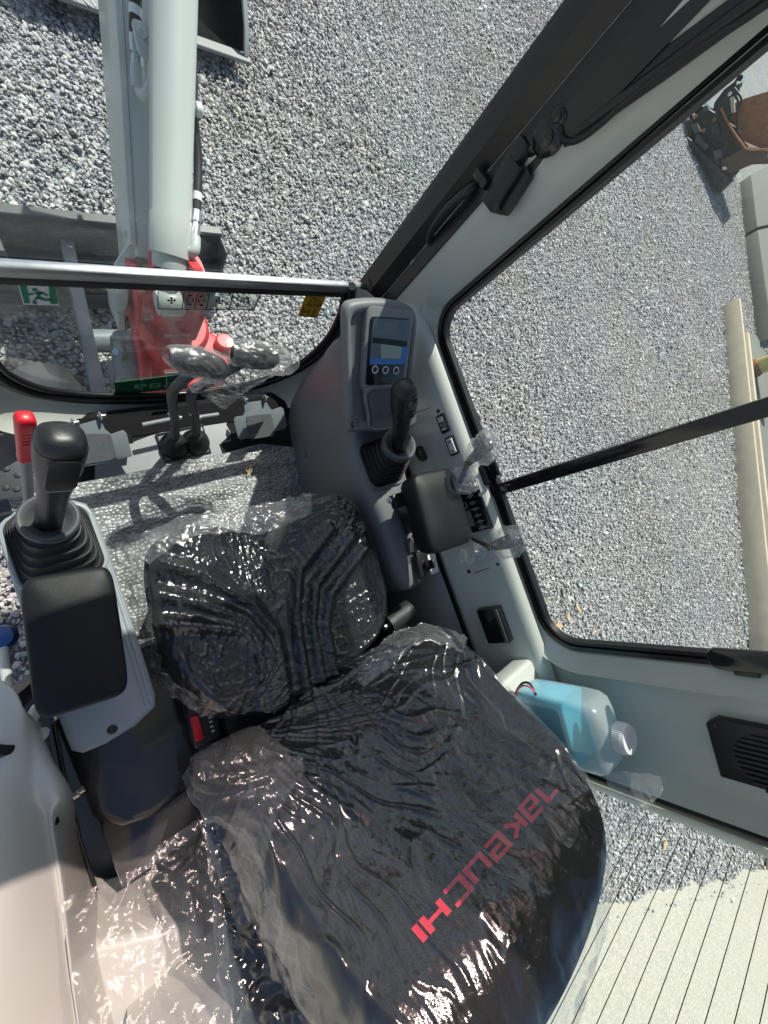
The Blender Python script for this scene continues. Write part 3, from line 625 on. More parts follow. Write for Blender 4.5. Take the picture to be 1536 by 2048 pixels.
# lower front window: opening outline, sloped sill, rubber seal, pane
oln = [(-60, 640), (-40, 705), (0, 752), (60, 780), (120, 791), (200, 797), (300, 797), (400, 790), (500, 772), (570, 748), (620, 720), (660, 682), (685, 640), (697, 598), (700, 570)]
op = spline([P(a, b, y=YW) for a, b in oln], 5)
cxo = Vector((.36, YW, .34))
def off(p, d, dy):
    v = p - cxo; v.y = 0; v.normalize(); return p + v * d + Vector((0, dy, 0))
rows = [[tuple(off(p, d, dy)) for p in op] for d, dy in ((0, .02), (.004, -.005), (.015, -.012), (.036, -.028), (.052, -.055), (.060, -.070), (.062, -.10))]
grid('front_sill', rows, 'panel', cab, smooth=60)
tube('window_seal', [off(p, .004, -.004) for p in op], .0115, 'seal', cab, n=10)
tube('window_seal', [off(p, -.014, .004) for p in op], .009, 'seal', cab, n=10)
raw('lower_windscreen', [(-.25, YW + .014, -.06), (.86, YW + .014, -.06), (.86, YW + .014, .56), (-.25, YW + .014, .56)], [(0, 1, 2, 3)], 'glasslow', cab, smooth=0)
raw('upper_windscreen', [(-.25, YW + .014, .565), (.785, YW + .014, .565), (.785, YW + .014, 1.66), (-.25, YW + .014, 1.66)], [(0, 1, 2, 3)], 'glass', cab, smooth=0)
box('windscreen_rail', (-.25, YW - .001, .540), (.768, YW + .010, .560), 'alu', cab, r=.001)
box('rail_gasket', (-.25, YW + .000, .513), (.768, YW + .012, .5395), 'seal', cab, r=.001)
box('rail_top_strip', (-.25, YW + .001, .5605), (.768, YW + .010, .563), 'seal', cab, r=.001)
for a in (32, 105, 233, 330, 380, 445, 555, 640):
    p = P(a, 541 + a * .045, y=YW - .004); lathe('rail_rivet', [(0, 0), (.0022, 0), (.0018, .001), (0, .0014)], Vector((p.x, YW - .0005, .5615)), (0, -1, .3), 'alu', cab, n=10)
box('rail_end', (.745, YW - .028, .515), (.782, YW + .012, .585), 'black', cab, r=.005)
bolt(cab, (.772, YW - .03, .552), (-.3, -1, .4), .006, .006)
# front wall below and the dark kick panel
box('front_floor_strip', (-.19, .47, .0005), (.66, .545, .004), 'floorblack', cab, r=0)
# right front pillar: rubber, black trim, grey inner face
def vprism(name, plan, z0, z1, material, r=.004): return prism(name, plan, z0, z1, material, cab, r=0)
vprism('pillar_seal', [(.748, YW - .020), (.768, YW - .045), (.800, YW - .025), (.80, YW + .03), (.752, YW + .03)], .50, 1.62, 'seal')
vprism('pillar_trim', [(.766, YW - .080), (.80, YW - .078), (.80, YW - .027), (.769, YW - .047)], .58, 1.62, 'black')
vprism('pillar_shade_strip', [(.7655, .5105), (.80, .512), (.80, .470), (.783, .466)], 1.10, 1.62, 'black')  # black strip added to darken the shaded upper reveal of the pillar
ppl = [(.772, .520), (.775, .508), (.786, .490), (.796, .470), (.806, .452), (.822, .438), (.836, .425)]
grid('pillar_panel', [[(x, y - .040 * max(0, (z - .7)), z) for x, y in ppl] for z in np.linspace(.56, 1.62, 12)], 'panel', cab, smooth=60); thick(cab.children[-1], .004)
# right window surround, seal, panes
wy0, wy1, wz0, wz1, wr = -.487, .432, .668, 1.50, .085
def wring(x, e, n=8):
    cy, cz = (wy0 + wy1) / 2, (wz0 + wz1) / 2
    return [Vector((x, p[0] - .03 * max(0, (p[1] - .7)) * (1 if p[0] > 0 else 0), p[1])) for p in rrect(wy1 - wy0 + 2 * e, wz1 - wz0 + 2 * e, wr + e, n, cy, cz)]
def wband(name, spec, material):
    a = [[tuple(p) for p in wring(x, e)] for x, e in spec]; return grid(name, a, material, cab, closed_u=True, smooth=60)
wband('window_reveal', ((.842, .002), (.832, .004), (.824, .012), (.818, .026), (.806, .040), (.798, .046)), 'panel')
wband('window_channel', ((.8325, .0045), (.826, .002), (.826, -.009), (.834, -.0095), (.834, -.0125), (.829, -.013), (.829, -.021), (.846, -.022)), 'seal')
g = wring(.843, .0)
raw('side_pane', [tuple(p) for p in g], [tuple(range(len(g)))], 'glass', cab, smooth=0)
box('window_stile', (.828, -.0655, .655), (.850, -.036, 1.50), 'blackgloss', cab, r=.002)
tube('pane_edge', spline([P(a, b, x=.838) for a, b in ((1008, 900), (1022, 918), (1045, 934), (1075, 938), (1110, 930), (1260, 880), (1400, 838), (1536, 797), (1640, 768))], 5), .0016, 'clearfilm', cab, n=6)
pl = PP(985, 938, (.822, 0, 0), (1, 0, 0))
obox('latch_plate', pl, (0, 1, 0), (0, 0, 1), (.052, .034, .008), 'blackgloss', cab, r=.002)
for a, b in ((985, 920), (996, 954)): screw(cab, P(a, b, x=.817), (-1, 0, 0), .0045, 'steel')
obox('latch_tab', P(966, 952, x=.812), (0, 1, 0), (.3, 0, 1), (.055, .030, .012), 'black', cab, r=.006)
lathe('latch_knob', [(0, 0), (.014, 0), (.016, .006), (.012, .016), (0, .018)], P(965, 985, x=.812), (-1, 0, .3), 'blackgloss', cab)
lathe('knob_pin', [(0, 0), (.005, 0), (.005, .02), (0, .02)], P(962, 983, x=.80), (-1, -.4, .5), 'steel', cab, n=12)
# window latch on the rear edge
lt = PP(1496, 1322, (.812, 0, 0), (1, 0, 0))
prism('window_latch', rrect(.040, .115, .016), -.007, .007, 'blackgloss', cab, frame(lt, (0, 1, 0), (0, 0, 1)), r=.004)
obox('latch_block', P(1494, 1338, x=.822), (0, 1, 0), (0, 0, 1), (.020, .036, .024), 'black', cab, r=.003)
# right rear corner wall and rear opening
rw = [(.836, -.488), (.828, -.520), (.824, -.56), (.82, -.60), (.812, -.645), (.795, -.690), (.770, -.715), (.742, -.725), (.714, -.730)]
grid('rear_corner_panel', [[(x, y, z) for x, y in rw] for z in np.linspace(.40, 1.62, 14)], 'panel', cab, smooth=45); thick(cab.children[-1], .004)
box('rear_seal', (.704, -.742, .55), (.7135, -.728, 1.62), 'seal', cab, r=.002)
raw('rear_window', [(-.20, -.737, .68), (.704, -.737, .68), (.704, -.737, 1.55), (-.20, -.737, 1.55)], [(0, 1, 2, 3)], 'glass', cab, smooth=0)
rwin = cab.children[-1]
for a in (1020, 1062, 1103, 1145, 1194, 1246, 1298, 1352, 1410, 1469, 1520):
    zz = P(a, 2048, y=-.735).z
    tube('heater_line', [(-.12, -.734, zz), (.66, -.734, zz)], .0006, 'rubber', rwin, n=5)
box('pillar_reflection_bar', (.748, -.81, .3), (.781, -.79, 1.62), 'panel', cab, r=.003)  # solid bar added in place of the pillar's reflection in the rear glass
# speaker on the rear corner
so = Vector((.822, -.62, 1.02)); sdir = Vector((-.12, -1, 0)).normalized()
spo = P(1548, 1527, x=.803)
sfr = frame(spo, (-.16, -1, 0), (0, 0, 1)); spk = prism('speaker', [(-.052, -.085), (-.066, -.065), (-.066, .085), (-.052, .10), (.052, .10), (.066, .085), (.066, -.065), (.052, -.085)], -.012, .010, 'black', cab, sfr, r=.003)
sgz = 1 if sfr.col[2].x < 0 else -1
for k in range(11): prism('speaker_slat', rrect(.0045, .12 * math.sqrt(max(.08, 1 - ((k - 5) / 5.6) ** 2)), .002, 2, (k - 5) * .0095, .008), sgz * .010, sgz * .0145, 'rubber', spk, sfr)
for sx, sy in ((-.054, .088), (-.054, -.07), (.054, .088), (.054, -.07)): screw(spk, sfr @ Vector((sx, sy, sgz * .010)), sfr.col[2].to_3d() * sgz, .005, 'blackgloss')
# roof with a hatch tinted to pink the light, headers, left pillar
box('roof_front', (-.24, .33, 1.62), (.88, .585, 1.68), 'panel', cab, r=.01); box('roof_rear', (-.24, -.78, 1.62), (.88, -.30, 1.68), 'panel', cab, r=.01)
box('roof_left', (-.24, -.2995, 1.62), (-.02, .3295, 1.68), 'panel', cab, r=0); box('roof_right', (.62, -.2995, 1.62), (.88, .3295, 1.68), 'panel', cab, r=0)
raw('roof_hatch', [(-.02, -.30, 1.65), (.62, -.30, 1.65), (.62, .33, 1.65), (-.02, .33, 1.65)], [(0, 1, 2, 3)], 'sky_glass', cab, smooth=0)
box('side_header', (.80, -.72, 1.545), (.865, .62, 1.6195), 'panel', cab, r=.01); box('rear_header', (-.22, -.745, 1.55), (.7035, -.70, 1.6195), 'panel', cab, r=.01)
box('left_front_pillar', (-.25, .53, -.04), (-.20, .62, 1.6195), 'panel', cab, r=.01)
# outer skin below the side window
box('side_wall', (.848, -.72, -.05), (.870, .60, .655), 'panel', cab, r=.004); box('rear_wall', (-.22, -.76, -.05), (.74, -.745, .685), 'panel', cab, r=.002)
# inner side panel under the window
prf = [(.812, .668), (.800, .664), (.791, .656), (.784, .640), (.776, .600), (.766, .560), (.757, .532), (.749, .508), (.745, .485), (.750, .470)]
def sill_pt(k, y):
    x, z = prf[k]; f = max(0, (y - .24) / .22); return (x + .0 * f, y, z)
ys = np.linspace(-.70, .50, 30)
grid('side_panel', [[sill_pt(k, y) for k in range(len(prf))] for y in ys], 'panel', cab, smooth=28); thick(cab.children[-1], .004, -1)
box('panel_gap_shade', (.744, -.66, .455), (.752, .22, .469), 'seal', cab, r=.001)  # black strip stands for the shadow under the panel's lower edge
box('lower_side_wall', (.753, -.70, -.01), (.768, .10, .46), 'panel', cab, r=.004)
for a, b in ((777, 843), (877, 822), (938, 1143), (996, 1128)):
    p = PP(a, b, (.7735, 0, .590), (-.968, 0, .25)); screw(cab, p, (-.968, 0, .25), .0055, 'black')
cpn = Vector((-.968, 0, .25)).normalized()
for (a0, b0_), (a1, b1_) in (((792, 838), (872, 812)), ((948, 1146), (990, 1132))):
    p0 = PP(a0, b0_, (.7735, 0, .590), cpn); p1 = PP(a1, b1_, (.7735, 0, .590), cpn); tube('panel_seam', [p0, p1], .0009, 'seal', cab, n=5)
# grab handle, latch, hinge and cable on the front pillar
hp = [P(a, b, x=.772) for a, b in ((862, 486), (868, 470), (905, 425), (945, 385), (958, 366))]
hp[1].x -= .012; hp[2].x -= .022; hp[3].x -= .016
tube('grab_handle', spline(hp, 6), .0085, 'black', cab, n=12)
lt2 = P(1012, 372, x=.770)
obox('screen_latch', lt2, (0, .25, 1), (-1, 0, 0), (.080, .045, .040), 'black', cab, r=.005)
obox('latch_arm', P(1032, 385, x=.772), (0, .3, 1), (0, 1, 0), (.075, .026, .020), 'black', cab, r=.008)
obox('latch_lip', P(975, 362, x=.765), (0, .25, 1), (-1, 0, 0), (.016, .05, .038), 'blackgloss', cab, r=.003)
obox('latch_head', P(1036, 312, x=.765), (0, .25, 1), (-1, 0, 0), (.05, .03, .03), 'black', cab, r=.006)
for a, b, r_ in ((1062, 290, .013), (1094, 275, .021), (1117, 233, .012)):
    lathe('pivot_bolt', [(0, -.012), (r_ * 1.25, -.012), (r_ * 1.25, 0), (r_, .003), (r_ * .62, .004), (r_ * .6, .008), (0, .009)], P(a, b, x=.768), (-1, -.25, 0), 'blackgloss', cab)
obox('hinge_plate', P(1090, 270, x=.782), (0, .12, 1), (1, 0, 0), (.17, .012, .055), 'black', cab, r=.005)
tube('cable', spline([P(a, b, x=.775) for a, b in ((1158, 183), (1140, 215), (1122, 255), (1124, 275), (1140, 284), (1165, 276), (1200, 250), (1250, 205), (1320, 150), (1400, 95), (1480, 45), (1560, -10))], 6), .0045, 'rubber', cab, n=10)
tube('upper_channel', [P(1130, 282, x=.79), P(1330, 140, x=.79), P(1545, -20, x=.79)], .011, 'black', cab, n=10)
obox('track_cover', (P(1140, 262, x=.79) + P(1540, -25, x=.79)) / 2, (P(1540, -25, x=.79) - P(1140, 262, x=.79)), (0, 1, 0), ((P(1540, -25, x=.79) - P(1140, 262, x=.79)).length, .034, .010), 'black', cab, r=.003)

# ------------------------------------------------------------------ stickers on the lower window
def sticker(name, label, cat, pxs, material, dy=-.004):
    t = thing(name, label, cat, P(*pxs[0], y=YW + .012))
    v = [P(a, b, y=YW + .012 + dy * .3) for a, b in pxs]; n = len(v)
    raw('backing', [tuple(p) for p in v] + [tuple(p + Vector((0, .0012, 0))) for p in v], [tuple(range(n)), tuple(range(2 * n - 1, n - 1, -1))] + [(i, (i + 1) % n, n + (i + 1) % n, n + i) for i in range(n)], material, t, fixn=True, smooth=0)
    return t
def flat(name, pxs, material, parent, d=.0016):
    v = [P(a, b, y=YW + .012 - .0012 - d) for a, b in pxs]; n = len(v)
    return raw(name, [tuple(p) for p in v] + [tuple(p + Vector((0, .0004, 0))) for p in v], [tuple(range(n)), tuple(range(2 * n - 1, n - 1, -1))] + [(i, (i + 1) % n, n + (i + 1) % n, n + i) for i in range(n)], material, parent, fixn=True, smooth=0)
def fline(name, a, b, w, material, parent, d=.002):
    dx, dy_ = b[0] - a[0], b[1] - a[1]; l = math.hypot(dx, dy_); nx, ny = -dy_ / l * w / 2, dx / l * w / 2
    return flat(name, [(a[0] + nx, a[1] + ny), (b[0] + nx, b[1] + ny), (b[0] - nx, b[1] - ny), (a[0] - nx, a[1] - ny)], material, parent, d)
ex_ = sticker('exit_sign', 'green and white running man emergency exit sticker on the lower window', 'sign', [(35, 568), (111, 570), (118, 611), (47, 609)], 'white')
flat('green_panel', [(38, 568), (52, 568), (60, 607), (49, 607)], 'green', ex_); flat('green_panel', [(97, 570), (110, 570), (116, 608), (101, 608)], 'green', ex_)
flat('head', [(69 + 5.4 * math.cos(t * .5236), 580 + 2.6 * math.sin(t * .5236)) for t in range(12)], 'green', ex_)
for a, b, w in (((70, 586), (84, 587), 4.2), ((57, 590), (68, 588), 2.6), ((82, 586), (95, 592), 2.6), ((80, 587), (74, 597), 6.5), ((74, 596), (66, 607), 4.0), ((77, 596), (88, 600), 4.0), ((88, 600), (105, 601), 3.4), ((104, 601), (107, 606), 3), ((66, 606), (75, 608), 2.4)): fline('figure_limb', a, b, w, 'green', ex_)
wr_ = sticker('warning_label', 'yellow warning label on the lower window beside the monitor', 'label', [(611, 592), (653, 590), (634, 636), (596, 632)], 'warn')
for a, b in (((614, 611), (629, 594)), ((629, 594), (644, 611)), ((644, 611), (614, 611)), ((629, 600), (629, 607)), ((602, 634), (608, 616)), ((612, 633), (630, 633)), ((620, 618), (616, 628)), ((632, 617), (626, 628)), ((606, 622), (616, 625))): fline('print', a, b, 1.3, 'darkglyph', wr_)
sy_ = sticker('control_pattern_decal', 'clear control pattern decal with arrows on the lower window under the rail', 'decal', [(316, 582), (522, 588), (508, 619), (316, 618)], 'clearfilm')
for a, b in (((316, 583), (316, 618)), ((369, 584), (364, 618)), ((395, 585), (389, 618)), ((419, 586), (413, 618)), ((466, 587), (459, 619)), ((316, 618), (508, 619)), ((522, 588), (508, 619))): fline('divider', a, b, 1.8, 'darkglyph', sy_)
for cx, cy in ((343, 601), (439, 602)):
    for a, b in (((cx - 8, cy), (cx + 8, cy)), ((cx, cy - 6), (cx, cy + 6)), ((cx - 8, cy), (cx - 5, cy - 2)), ((cx - 8, cy), (cx - 5, cy + 2)), ((cx + 8, cy), (cx + 5, cy - 2)), ((cx + 8, cy), (cx + 5, cy + 2)), ((cx, cy - 6), (cx - 3, cy - 4)), ((cx, cy - 6), (cx + 3, cy - 4)), ((cx, cy + 6), (cx - 3, cy + 4)), ((cx, cy + 6), (cx + 3, cy + 4))): fline('arrow', a, b, 2.0, 'darkglyph', sy_)
for cx, cy in ((380, 600), (403, 601)):
    for a, b in (((cx - 4, cy - 8), (cx + 3, cy - 9)), ((cx - 4, cy + 8), (cx + 3, cy + 9)), ((cx - 6, cy - 3), (cx - 6, cy + 3)), ((cx + 6, cy - 3), (cx + 6, cy + 3)), ((cx, cy - 11), (cx, cy - 7)), ((cx, cy + 7), (cx, cy + 11))): fline('arrow', a, b, 2.6, 'darkglyph', sy_)
for a, b in (((482, 596), (498, 595)), ((482, 596), (481, 606)), ((498, 595), (496, 606)), ((488, 605), (488, 609)), ((484, 612), (491, 612))): fline('arrow', a, b, 1.4, 'darkglyph', sy_)
np_ = sticker('number_plate', 'dark green number plate at the bottom of the lower window', 'plate', [(229, 765), (372, 748), (376, 776), (230, 790)], 'plategreen')
gm = text_mesh('689', .052, .0004)
pc0 = P(310, 772, y=YW + .0095)
fr_ = frame(pc0, (-1, 0, .02), (0, 0, 1))                # read from outside, so mirrored in here
gm.transform(Matrix.Scale(1.55, 4, (1, 0, 0))); gm.transform(fr_)
finish('lettering', gm, 'plateline', np_, smooth=0)
fline('divider', (284, 760), (285, 786), 1.5, 'plateline', np_); fline('divider', (333, 756), (334, 780), 1.8, 'mark', np_)
fline('top_tab', (330, 749), (372, 746), 6, 'mark', np_)

# ================================================================== CONTROLS
EXv, EYv, EZv = Vector((1, 0, 0)), Vector((0, 1, 0)), Vector((0, 0, 1))
def bellows(name, c0, c1, a0, b0, r1, material, parent, folds=5, yaw=0.):
    c0, c1 = Vector(c0), Vector(c1); rings = []
    ex = Vector((math.cos(yaw), math.sin(yaw), 0)); ey = Vector((-math.sin(yaw), math.cos(yaw), 0)); n = folds * 12
    ax = (c1 - c0).normalized()
    for i in range(n + 1):
        t = i / n; ph = (t * folds) % 1
        e = 5.5 * (1 - t) + 2.2 * t
        k = .5 - .5 * math.cos(2 * math.pi * t * folds)
        bulge = 1 - .10 * (1 - k) if t > .02 else 1
        a = (a0 * (1 - t) + r1 * t) * bulge; b = (b0 * (1 - t) + r1 * t) * bulge
        tilt = t * .9
        u = (ex - ax * ex.dot(ax) * tilt).normalized(); w = (ey - ax * ey.dot(ax) * tilt).normalized()
        z = t + .05 * math.sin(2 * math.pi * t * folds)
        rings.append(sring(c0 + (c1 - c0) * z, u, w, a, b, e, 48))
    return loft(name, rings, material, parent, smooth=180)
def joystick(parent, base, top, yaw, buttons):
    base, top = Vector(base), Vector(top); ax = (top - base).normalized()
    ex = Vector((math.cos(yaw), math.sin(yaw), 0)); ex = (ex - ax * ex.dot(ax)).normalized(); ey = ax.cross(ex)   # ey: forward
    L = (top - base).length
    gr = loft('joystick', [sring(base + ax * (L * t) + ey * s, ex, ey, a, b, e, 40) for t, a, b, s, e in
         ((-.15, .0165, .0175, 0, 2.2), (0, .0165, .0175, 0, 2.2), (.2, .0168, .018, 0, 2.3), (.42, .018, .0195, .001, 2.5), (.58, .0215, .022, .002, 2.8), (.70, .0250, .0245, .003, 3.0),
          (.82, .0262, .0255, .003, 3.0), (.90, .0258, .025, .003, 3.0), (.955, .0235, .0225, .003, 2.8), (.985, .0185, .018, .003, 2.6), (1.0, .009, .009, .003, 2.4))], 'black', parent, smooth=180)
    # seam ring and the button face towards the operator
    loft('grip_seam', [sring(base + ax * (L * t) + ey * .003, ex, ey, .0265, .0258, 3., 40) for t in (.888, .896)], 'seal', gr, cap0=False, cap1=False)
    fc = base + ax * (L * .73) - ey * .0215
    fr2 = frame(fc, ex, ax)
    sg = 1 if fr2.col[2].to_3d().dot(ey) < 0 else -1
    prism('face_plate', rrect(.034, L * .30, .010), sg * -.006, sg * .0022, 'black', gr, fr2, r=.0015)
    if buttons:
        prism('rocker', rrect(.030, .016, .004, 4, 0, L * .085), sg * .001, sg * .0055, 'blackgloss', gr, fr2, r=.002)
        lathe('button', [(0, 0), (.0068, 0), (.0068, .003), (.0055, .005), (0, .005)], fr2 @ Vector((.002, -L * .075, sg * .002)), -ey, 'blackgloss', gr)
    else:
        tube('face_trim', [fr2 @ Vector((s, -L * .152, sg * .0022)) for s in (-.014, 0, .014)], .0007, 'alu', gr, n=6)
    return gr
def collar(parent, c, ax, r):
    return lathe('boot_collar', [(r * .55, -.016), (r * .95, -.016), (r * 1.04, -.006), (r * 1.05, .002), (r, .008), (r * .90, .009), (r * .72, -.002), (r * .50, -.008), (r * .42, -.012)], c, ax, 'pod_dark', parent, n=44, cap0=False, cap1=False, smooth=180)
def armrest(name, label, top_px, ztop, h, yaw_pts=None):
    c = [P(a, b, z=ztop) for a, b in top_px]
    ctr = sum(c, Vector()) / 4; ex = ((c[1] - c[0]) + (c[2] - c[3])) / 2; ey = ((c[0] - c[3]) + (c[1] - c[2])) / 2
    w, l = ex.length, ey.length; ex.normalize(); ey = (ey - ex * ey.dot(ex)).normalized()
    t = thing(name, label, 'armrest', ctr - EZv * h)
    rings = []
    for dz, s in ((-h, .80), (-h * .97, .88), (-h * .80, .945), (-h * .45, .985), (-h * .25, 1.0), (-h * .10, .985), (-h * .03, .945), (0.0, .88), (.0035, .72), (.006, .45), (.0065, .15)):
        e = 7.5 if s > .6 else 4
        rings.append([p + EZv * dz for p in sring(ctr, ex, ey, w / 2 - (1 - s) * .055, l / 2 - (1 - s) * .075, e, 56)])
    loft('pad', rings, 'armrest', t, smooth=180)
    return t, ctr, ex, ey

# ---- left console
lc = thing('left_control_console', 'light grey left control console with joystick and rubber boot', 'console', (-.065, 0, .32))
def cbox(poly, z0, z1, name, material, parent, r): return prism(name, poly, z0, z1, material, parent, r=r, seg=4)
cpoly = [(-.128, .150), (-.118, .188), (-.098, .205), (-.02, .204), (-.003, .192), (.004, .165), (.002, 0), (-.004, -.17), (-.010, -.190), (-.045, -.204), (-.09, -.2075), (-.120, -.204), (-.132, -.192), (-.133, -.17), (-.132, 0)]
cbox(cpoly, .405, .500, 'console_body', 'lconsole', lc, .012)
tube('edge_trim', [(-.0035, .15, .499), (-.006, 0, .499), (-.0125, -.18, .4985)], .0035, 'lconsole', lc, n=8)
tube('edge_trim', [(-.0115, .15, .5005), (-.014, 0, .5005), (-.0205, -.18, .5)], .0022, 'lconsole', lc, n=8)
rim = [Vector((-.062 + a * 1.0, .130 + b, .5005)) for a, b in rrect(.118, .128, .026, 6)]
tube('boot_rim', rim + [rim[0]], .0045, 'lconsole', lc, n=8)
lb = Vector((-.062, .130, .500)); lcb = Vector((-.054, .156, .585)); ltp = Vector((.001, .214, .783)); lax = (ltp - lcb).normalized()
bellows('rubber_boot', lb, lcb + lax * .002, .058, .063, .036, 'rubber', lc, 5)
collar(lc, lcb + lax * .010, (lax * .5 + EZv).normalized(), .0365)
joystick(lc, lcb, ltp, -.05, False)
pz = P(228, 1467, z=.497); lathe('screw', [(0, -.004), (.0075, -.004), (.0075, .0005), (.005, .0025), (0, .002)], Vector((pz.x, pz.y + .008, .4995)), EZv, 'black', lc)
box('console_stem', (-.118, -.185, -.0), (-.03, .14, .404), 'black', lc, r=.006)
# ---- left armrest
armrest('armrest', 'black vinyl armrest on the left console, half in sunlight', [(20, 1160), (212, 1128), (272, 1385), (80, 1446)], .625, .055)
# ---- safety lock lever
rl = thing('lock_lever', 'grey safety lock lever with red plastic grip at the left door', 'lever', P(56, 1000, z=.34))
r0 = P(58, 1000, z=.32); r1_ = P(51, 915, z=.50); r2 = P(50, 832, z=.635); rax = (r2 - r1_).normalized()
tube('lever_bar', [r0 - EZv * .15, r0, r1_, r1_ + rax * .03], .0085, 'pedal', rl, n=14)
rex = (EXv - rax * EXv.dot(rax)).normalized(); rey = rax.cross(rex); RL = (r2 - r1_).length
rg = loft('grip', [sring(r1_ + rax * (RL * t), rex, rey, a, a * .95, 4., 32) for t, a in ((-.02, .0098), (0, .0108), (.03, .0112), (.08, .0104), (.3, .0108), (.7, .0120), (.92, .0122), (.98, .0105), (1.0, .007))], 'redplastic', rl, smooth=180)
for k in range(4):
    c = r1_ + rax * (RL * (.50 + .075 * k)) - rey * .0112; tube('grip_rib', [c - rex * .006, c + rex * .006], .0009, 'redplastic', rg, n=6)
# ---- seat base box on the left and belt buckle
sbx = thing('seat_pedestal', 'glossy dark painted seat base box beside the left console', 'seat base', (-.1, -.35, 0))
prism('box', [(-.185, -.10), (.10, -.10), (.10, -.42), (.02, -.455), (-.08, -.47), (-.14, -.45), (-.178, -.40)], 0, .235, 'box', sbx, r=.022, seg=4)
prism('lower_box', [(-.185, -.38), (.30, -.38), (.30, -.60), (-.185, -.60)], 0, .15, 'box', sbx, r=.01)
box('seat_rail', (.10, -.42, .001), (.50, .04, .30), 'black', sbx, r=.01)
bk_ = thing('seat_belt_buckle', 'black seat belt buckle with a red release button beside the cushion', 'buckle', P(403, 1450, z=.33))
bfr = frame(P(405, 1448, z=.372), P(415, 1490, z=.37) - P(395, 1410, z=.37), P(440, 1440, z=.37) - P(370, 1455, z=.37))
sgk = 1 if bfr.col[2].z > 0 else -1
build('housing', bbox((.092, .058, .05), .008, 3, (0, .004, sgk * -.028)), 'black', bk_, bfr)
build('release_button', bbox((.052, .017, .010), .003, 2, (.002, -.012, sgk * .001)), 'redplastic', bk_, bfr)
for k in range(6): build('indicator', bbox((.0035, .006, .002), .0005, 1, (-.026 + k * .010, .016, sgk * -.002)), 'whiteglyph', bk_, bfr)
build('stalk', bbox((.16, .03, .012), .004, 2, (.08, .0, sgk * -.05)), 'black', bk_, bfr)

# ---- right console
rc_ = thing('right_control_console', 'dark grey right control console with joystick, switches and ignition key', 'console', (.64, .05, 0))
def rsec(y, xl0, xl1, xt, zt, xr, tilt=.0):
    pr = [(xl0, .0), (xl0 - .004, .10), ((xl0 + xl1) / 2, .28), (xl1, zt - .07), (xl1 + .001, zt - .028), (xl1 + .010, zt - .006), (xl1 + .024, zt), (xt, zt + tilt), (xr - .012, zt + tilt), (xr, zt - .012), (xr, .0)]
    return [(a, y, b) for a, b in pr]
secs = [rsec(.545, .735, .725, .742, .40, .76), rsec(.50, .70, .690, .71, .47, .76), rsec(.44, .672, .658, .68, .50, .76), rsec(.36, .652, .628, .66, .508, .755), rsec(.27, .634, .598, .63, .506, .745), rsec(.21, .624, .578, .62, .500, .735),
        rsec(.15, .62, .570, .62, .496, .728), rsec(.06, .615, .572, .62, .492, .722), rsec(.0, .612, .580, .625, .488, .716), rsec(-.04, .612, .588, .63, .478, .712), rsec(-.12, .612, .592, .63, .462, .708), rsec(-.19, .615, .596, .632, .448, .704), rsec(-.225, .625, .606, .638, .440, .696), rsec(-.238, .640, .630, .65, .425, .685)]
a = np.array(secs); o_ = grid('console_body', a, 'pod', rc_, smooth=50)
e0 = [tuple(p) for p in secs[-1]]; raw('rear_cap', e0, [tuple(range(len(e0)))], 'pod', rc_, smooth=0)
prism('access_cover', rrect(.11, .17, .02), -.002, .0015, 'pod', rc_, frame((.6255, .20, .135), (0, 1, .0), (-.06, 0, 1)), r=.001)
tube('cover_slot', [P(612, 905, x=.612), P(612, 915, x=.612)], .0016, 'black', rc_, n=6)
# monitor pod
sTL, sTR, sBL = P(743, 635, z=.75), P(817, 640, z=.75), P(735, 745, z=.683)
mex = (sTR - sTL).normalized(); mdn = (sBL - sTL); mdn = (mdn - mex * mdn.dot(mex)).normalized()
mp_ = thing('monitor_pod', 'grey monitor pod with a portrait screen and storage tray', 'monitor', (.62, .33, .45))
mfr = frame(sTL, mex, -mdn); mn = mfr.col[2].to_3d(); sgm = 1 if mn.dot(Vector(CAM) - sTL) > 0 else -1
def ML(px, py, d=0.): p = mfr.inverted() @ PP(px, py, sTL + mn * (sgm * d), mn); return (p.x, p.y)
fo = [ML(*q) for q in ((712, 600), (760, 597), (800, 602), (826, 612), (836, 632), (836, 660), (829, 720), (826, 790), (835, 850), (790, 868), (735, 866), (703, 868), (697, 850), (692, 760), (689, 650), (692, 612))]
fs = [(p.x, p.y) for p in spline([(a, b, 0) for a, b in fo], 4, True)]; cxm = np.mean(fs, axis=0)
def mring(s, d, dx=0, dy=0): return [mfr @ Vector((cxm[0] + (a - cxm[0]) * s + dx, cxm[1] + (b - cxm[1]) * s + dy, sgm * d)) for a, b in fs]
loft('pod_shell', [mring(.80, -.012), mring(.86, .000), mring(.93, .001), mring(.975, -.004), mring(1.0, -.016), mring(1.0, -.035, .012), mring(.98, -.07, .034, -.005), mring(.93, -.11, .062, -.02)], 'pod', mp_, smooth=60)
bw_, bh_ = (sTR - sTL).length, (sBL - sTL).length
prism('bezel', rrect(.128, .172, .018, 6, bw_ / 2 - .002, -bh_ / 2 - .010), sgm * -.012, sgm * .0035, 'pod', mp_, mfr, r=.003)
prism('screen_frame', rrect(bw_ * 1.08, bh_ * 1.27, .009, 5, bw_ / 2 - .002, -bh_ / 2 - .012), sgm * -.01, sgm * .0055, 'blackgloss', mp_, mfr, r=.001)
def screen_mat():
    m, nt, lk, b = node_mat('monitor_screen'); tc = nt.new('ShaderNodeTexCoord')
    b.inputs['Base Color'].default_value = (.010, .022, .040, 1); b.inputs['Roughness'].default_value = .04; b.inputs['Coat Weight'].default_value = 1; b.inputs['Coat Roughness'].default_value = .02
    b.inputs['Emission Color'].default_value = (.30, .46, .52, 1); b.inputs['Emission Strength'].default_value = .03
    return m
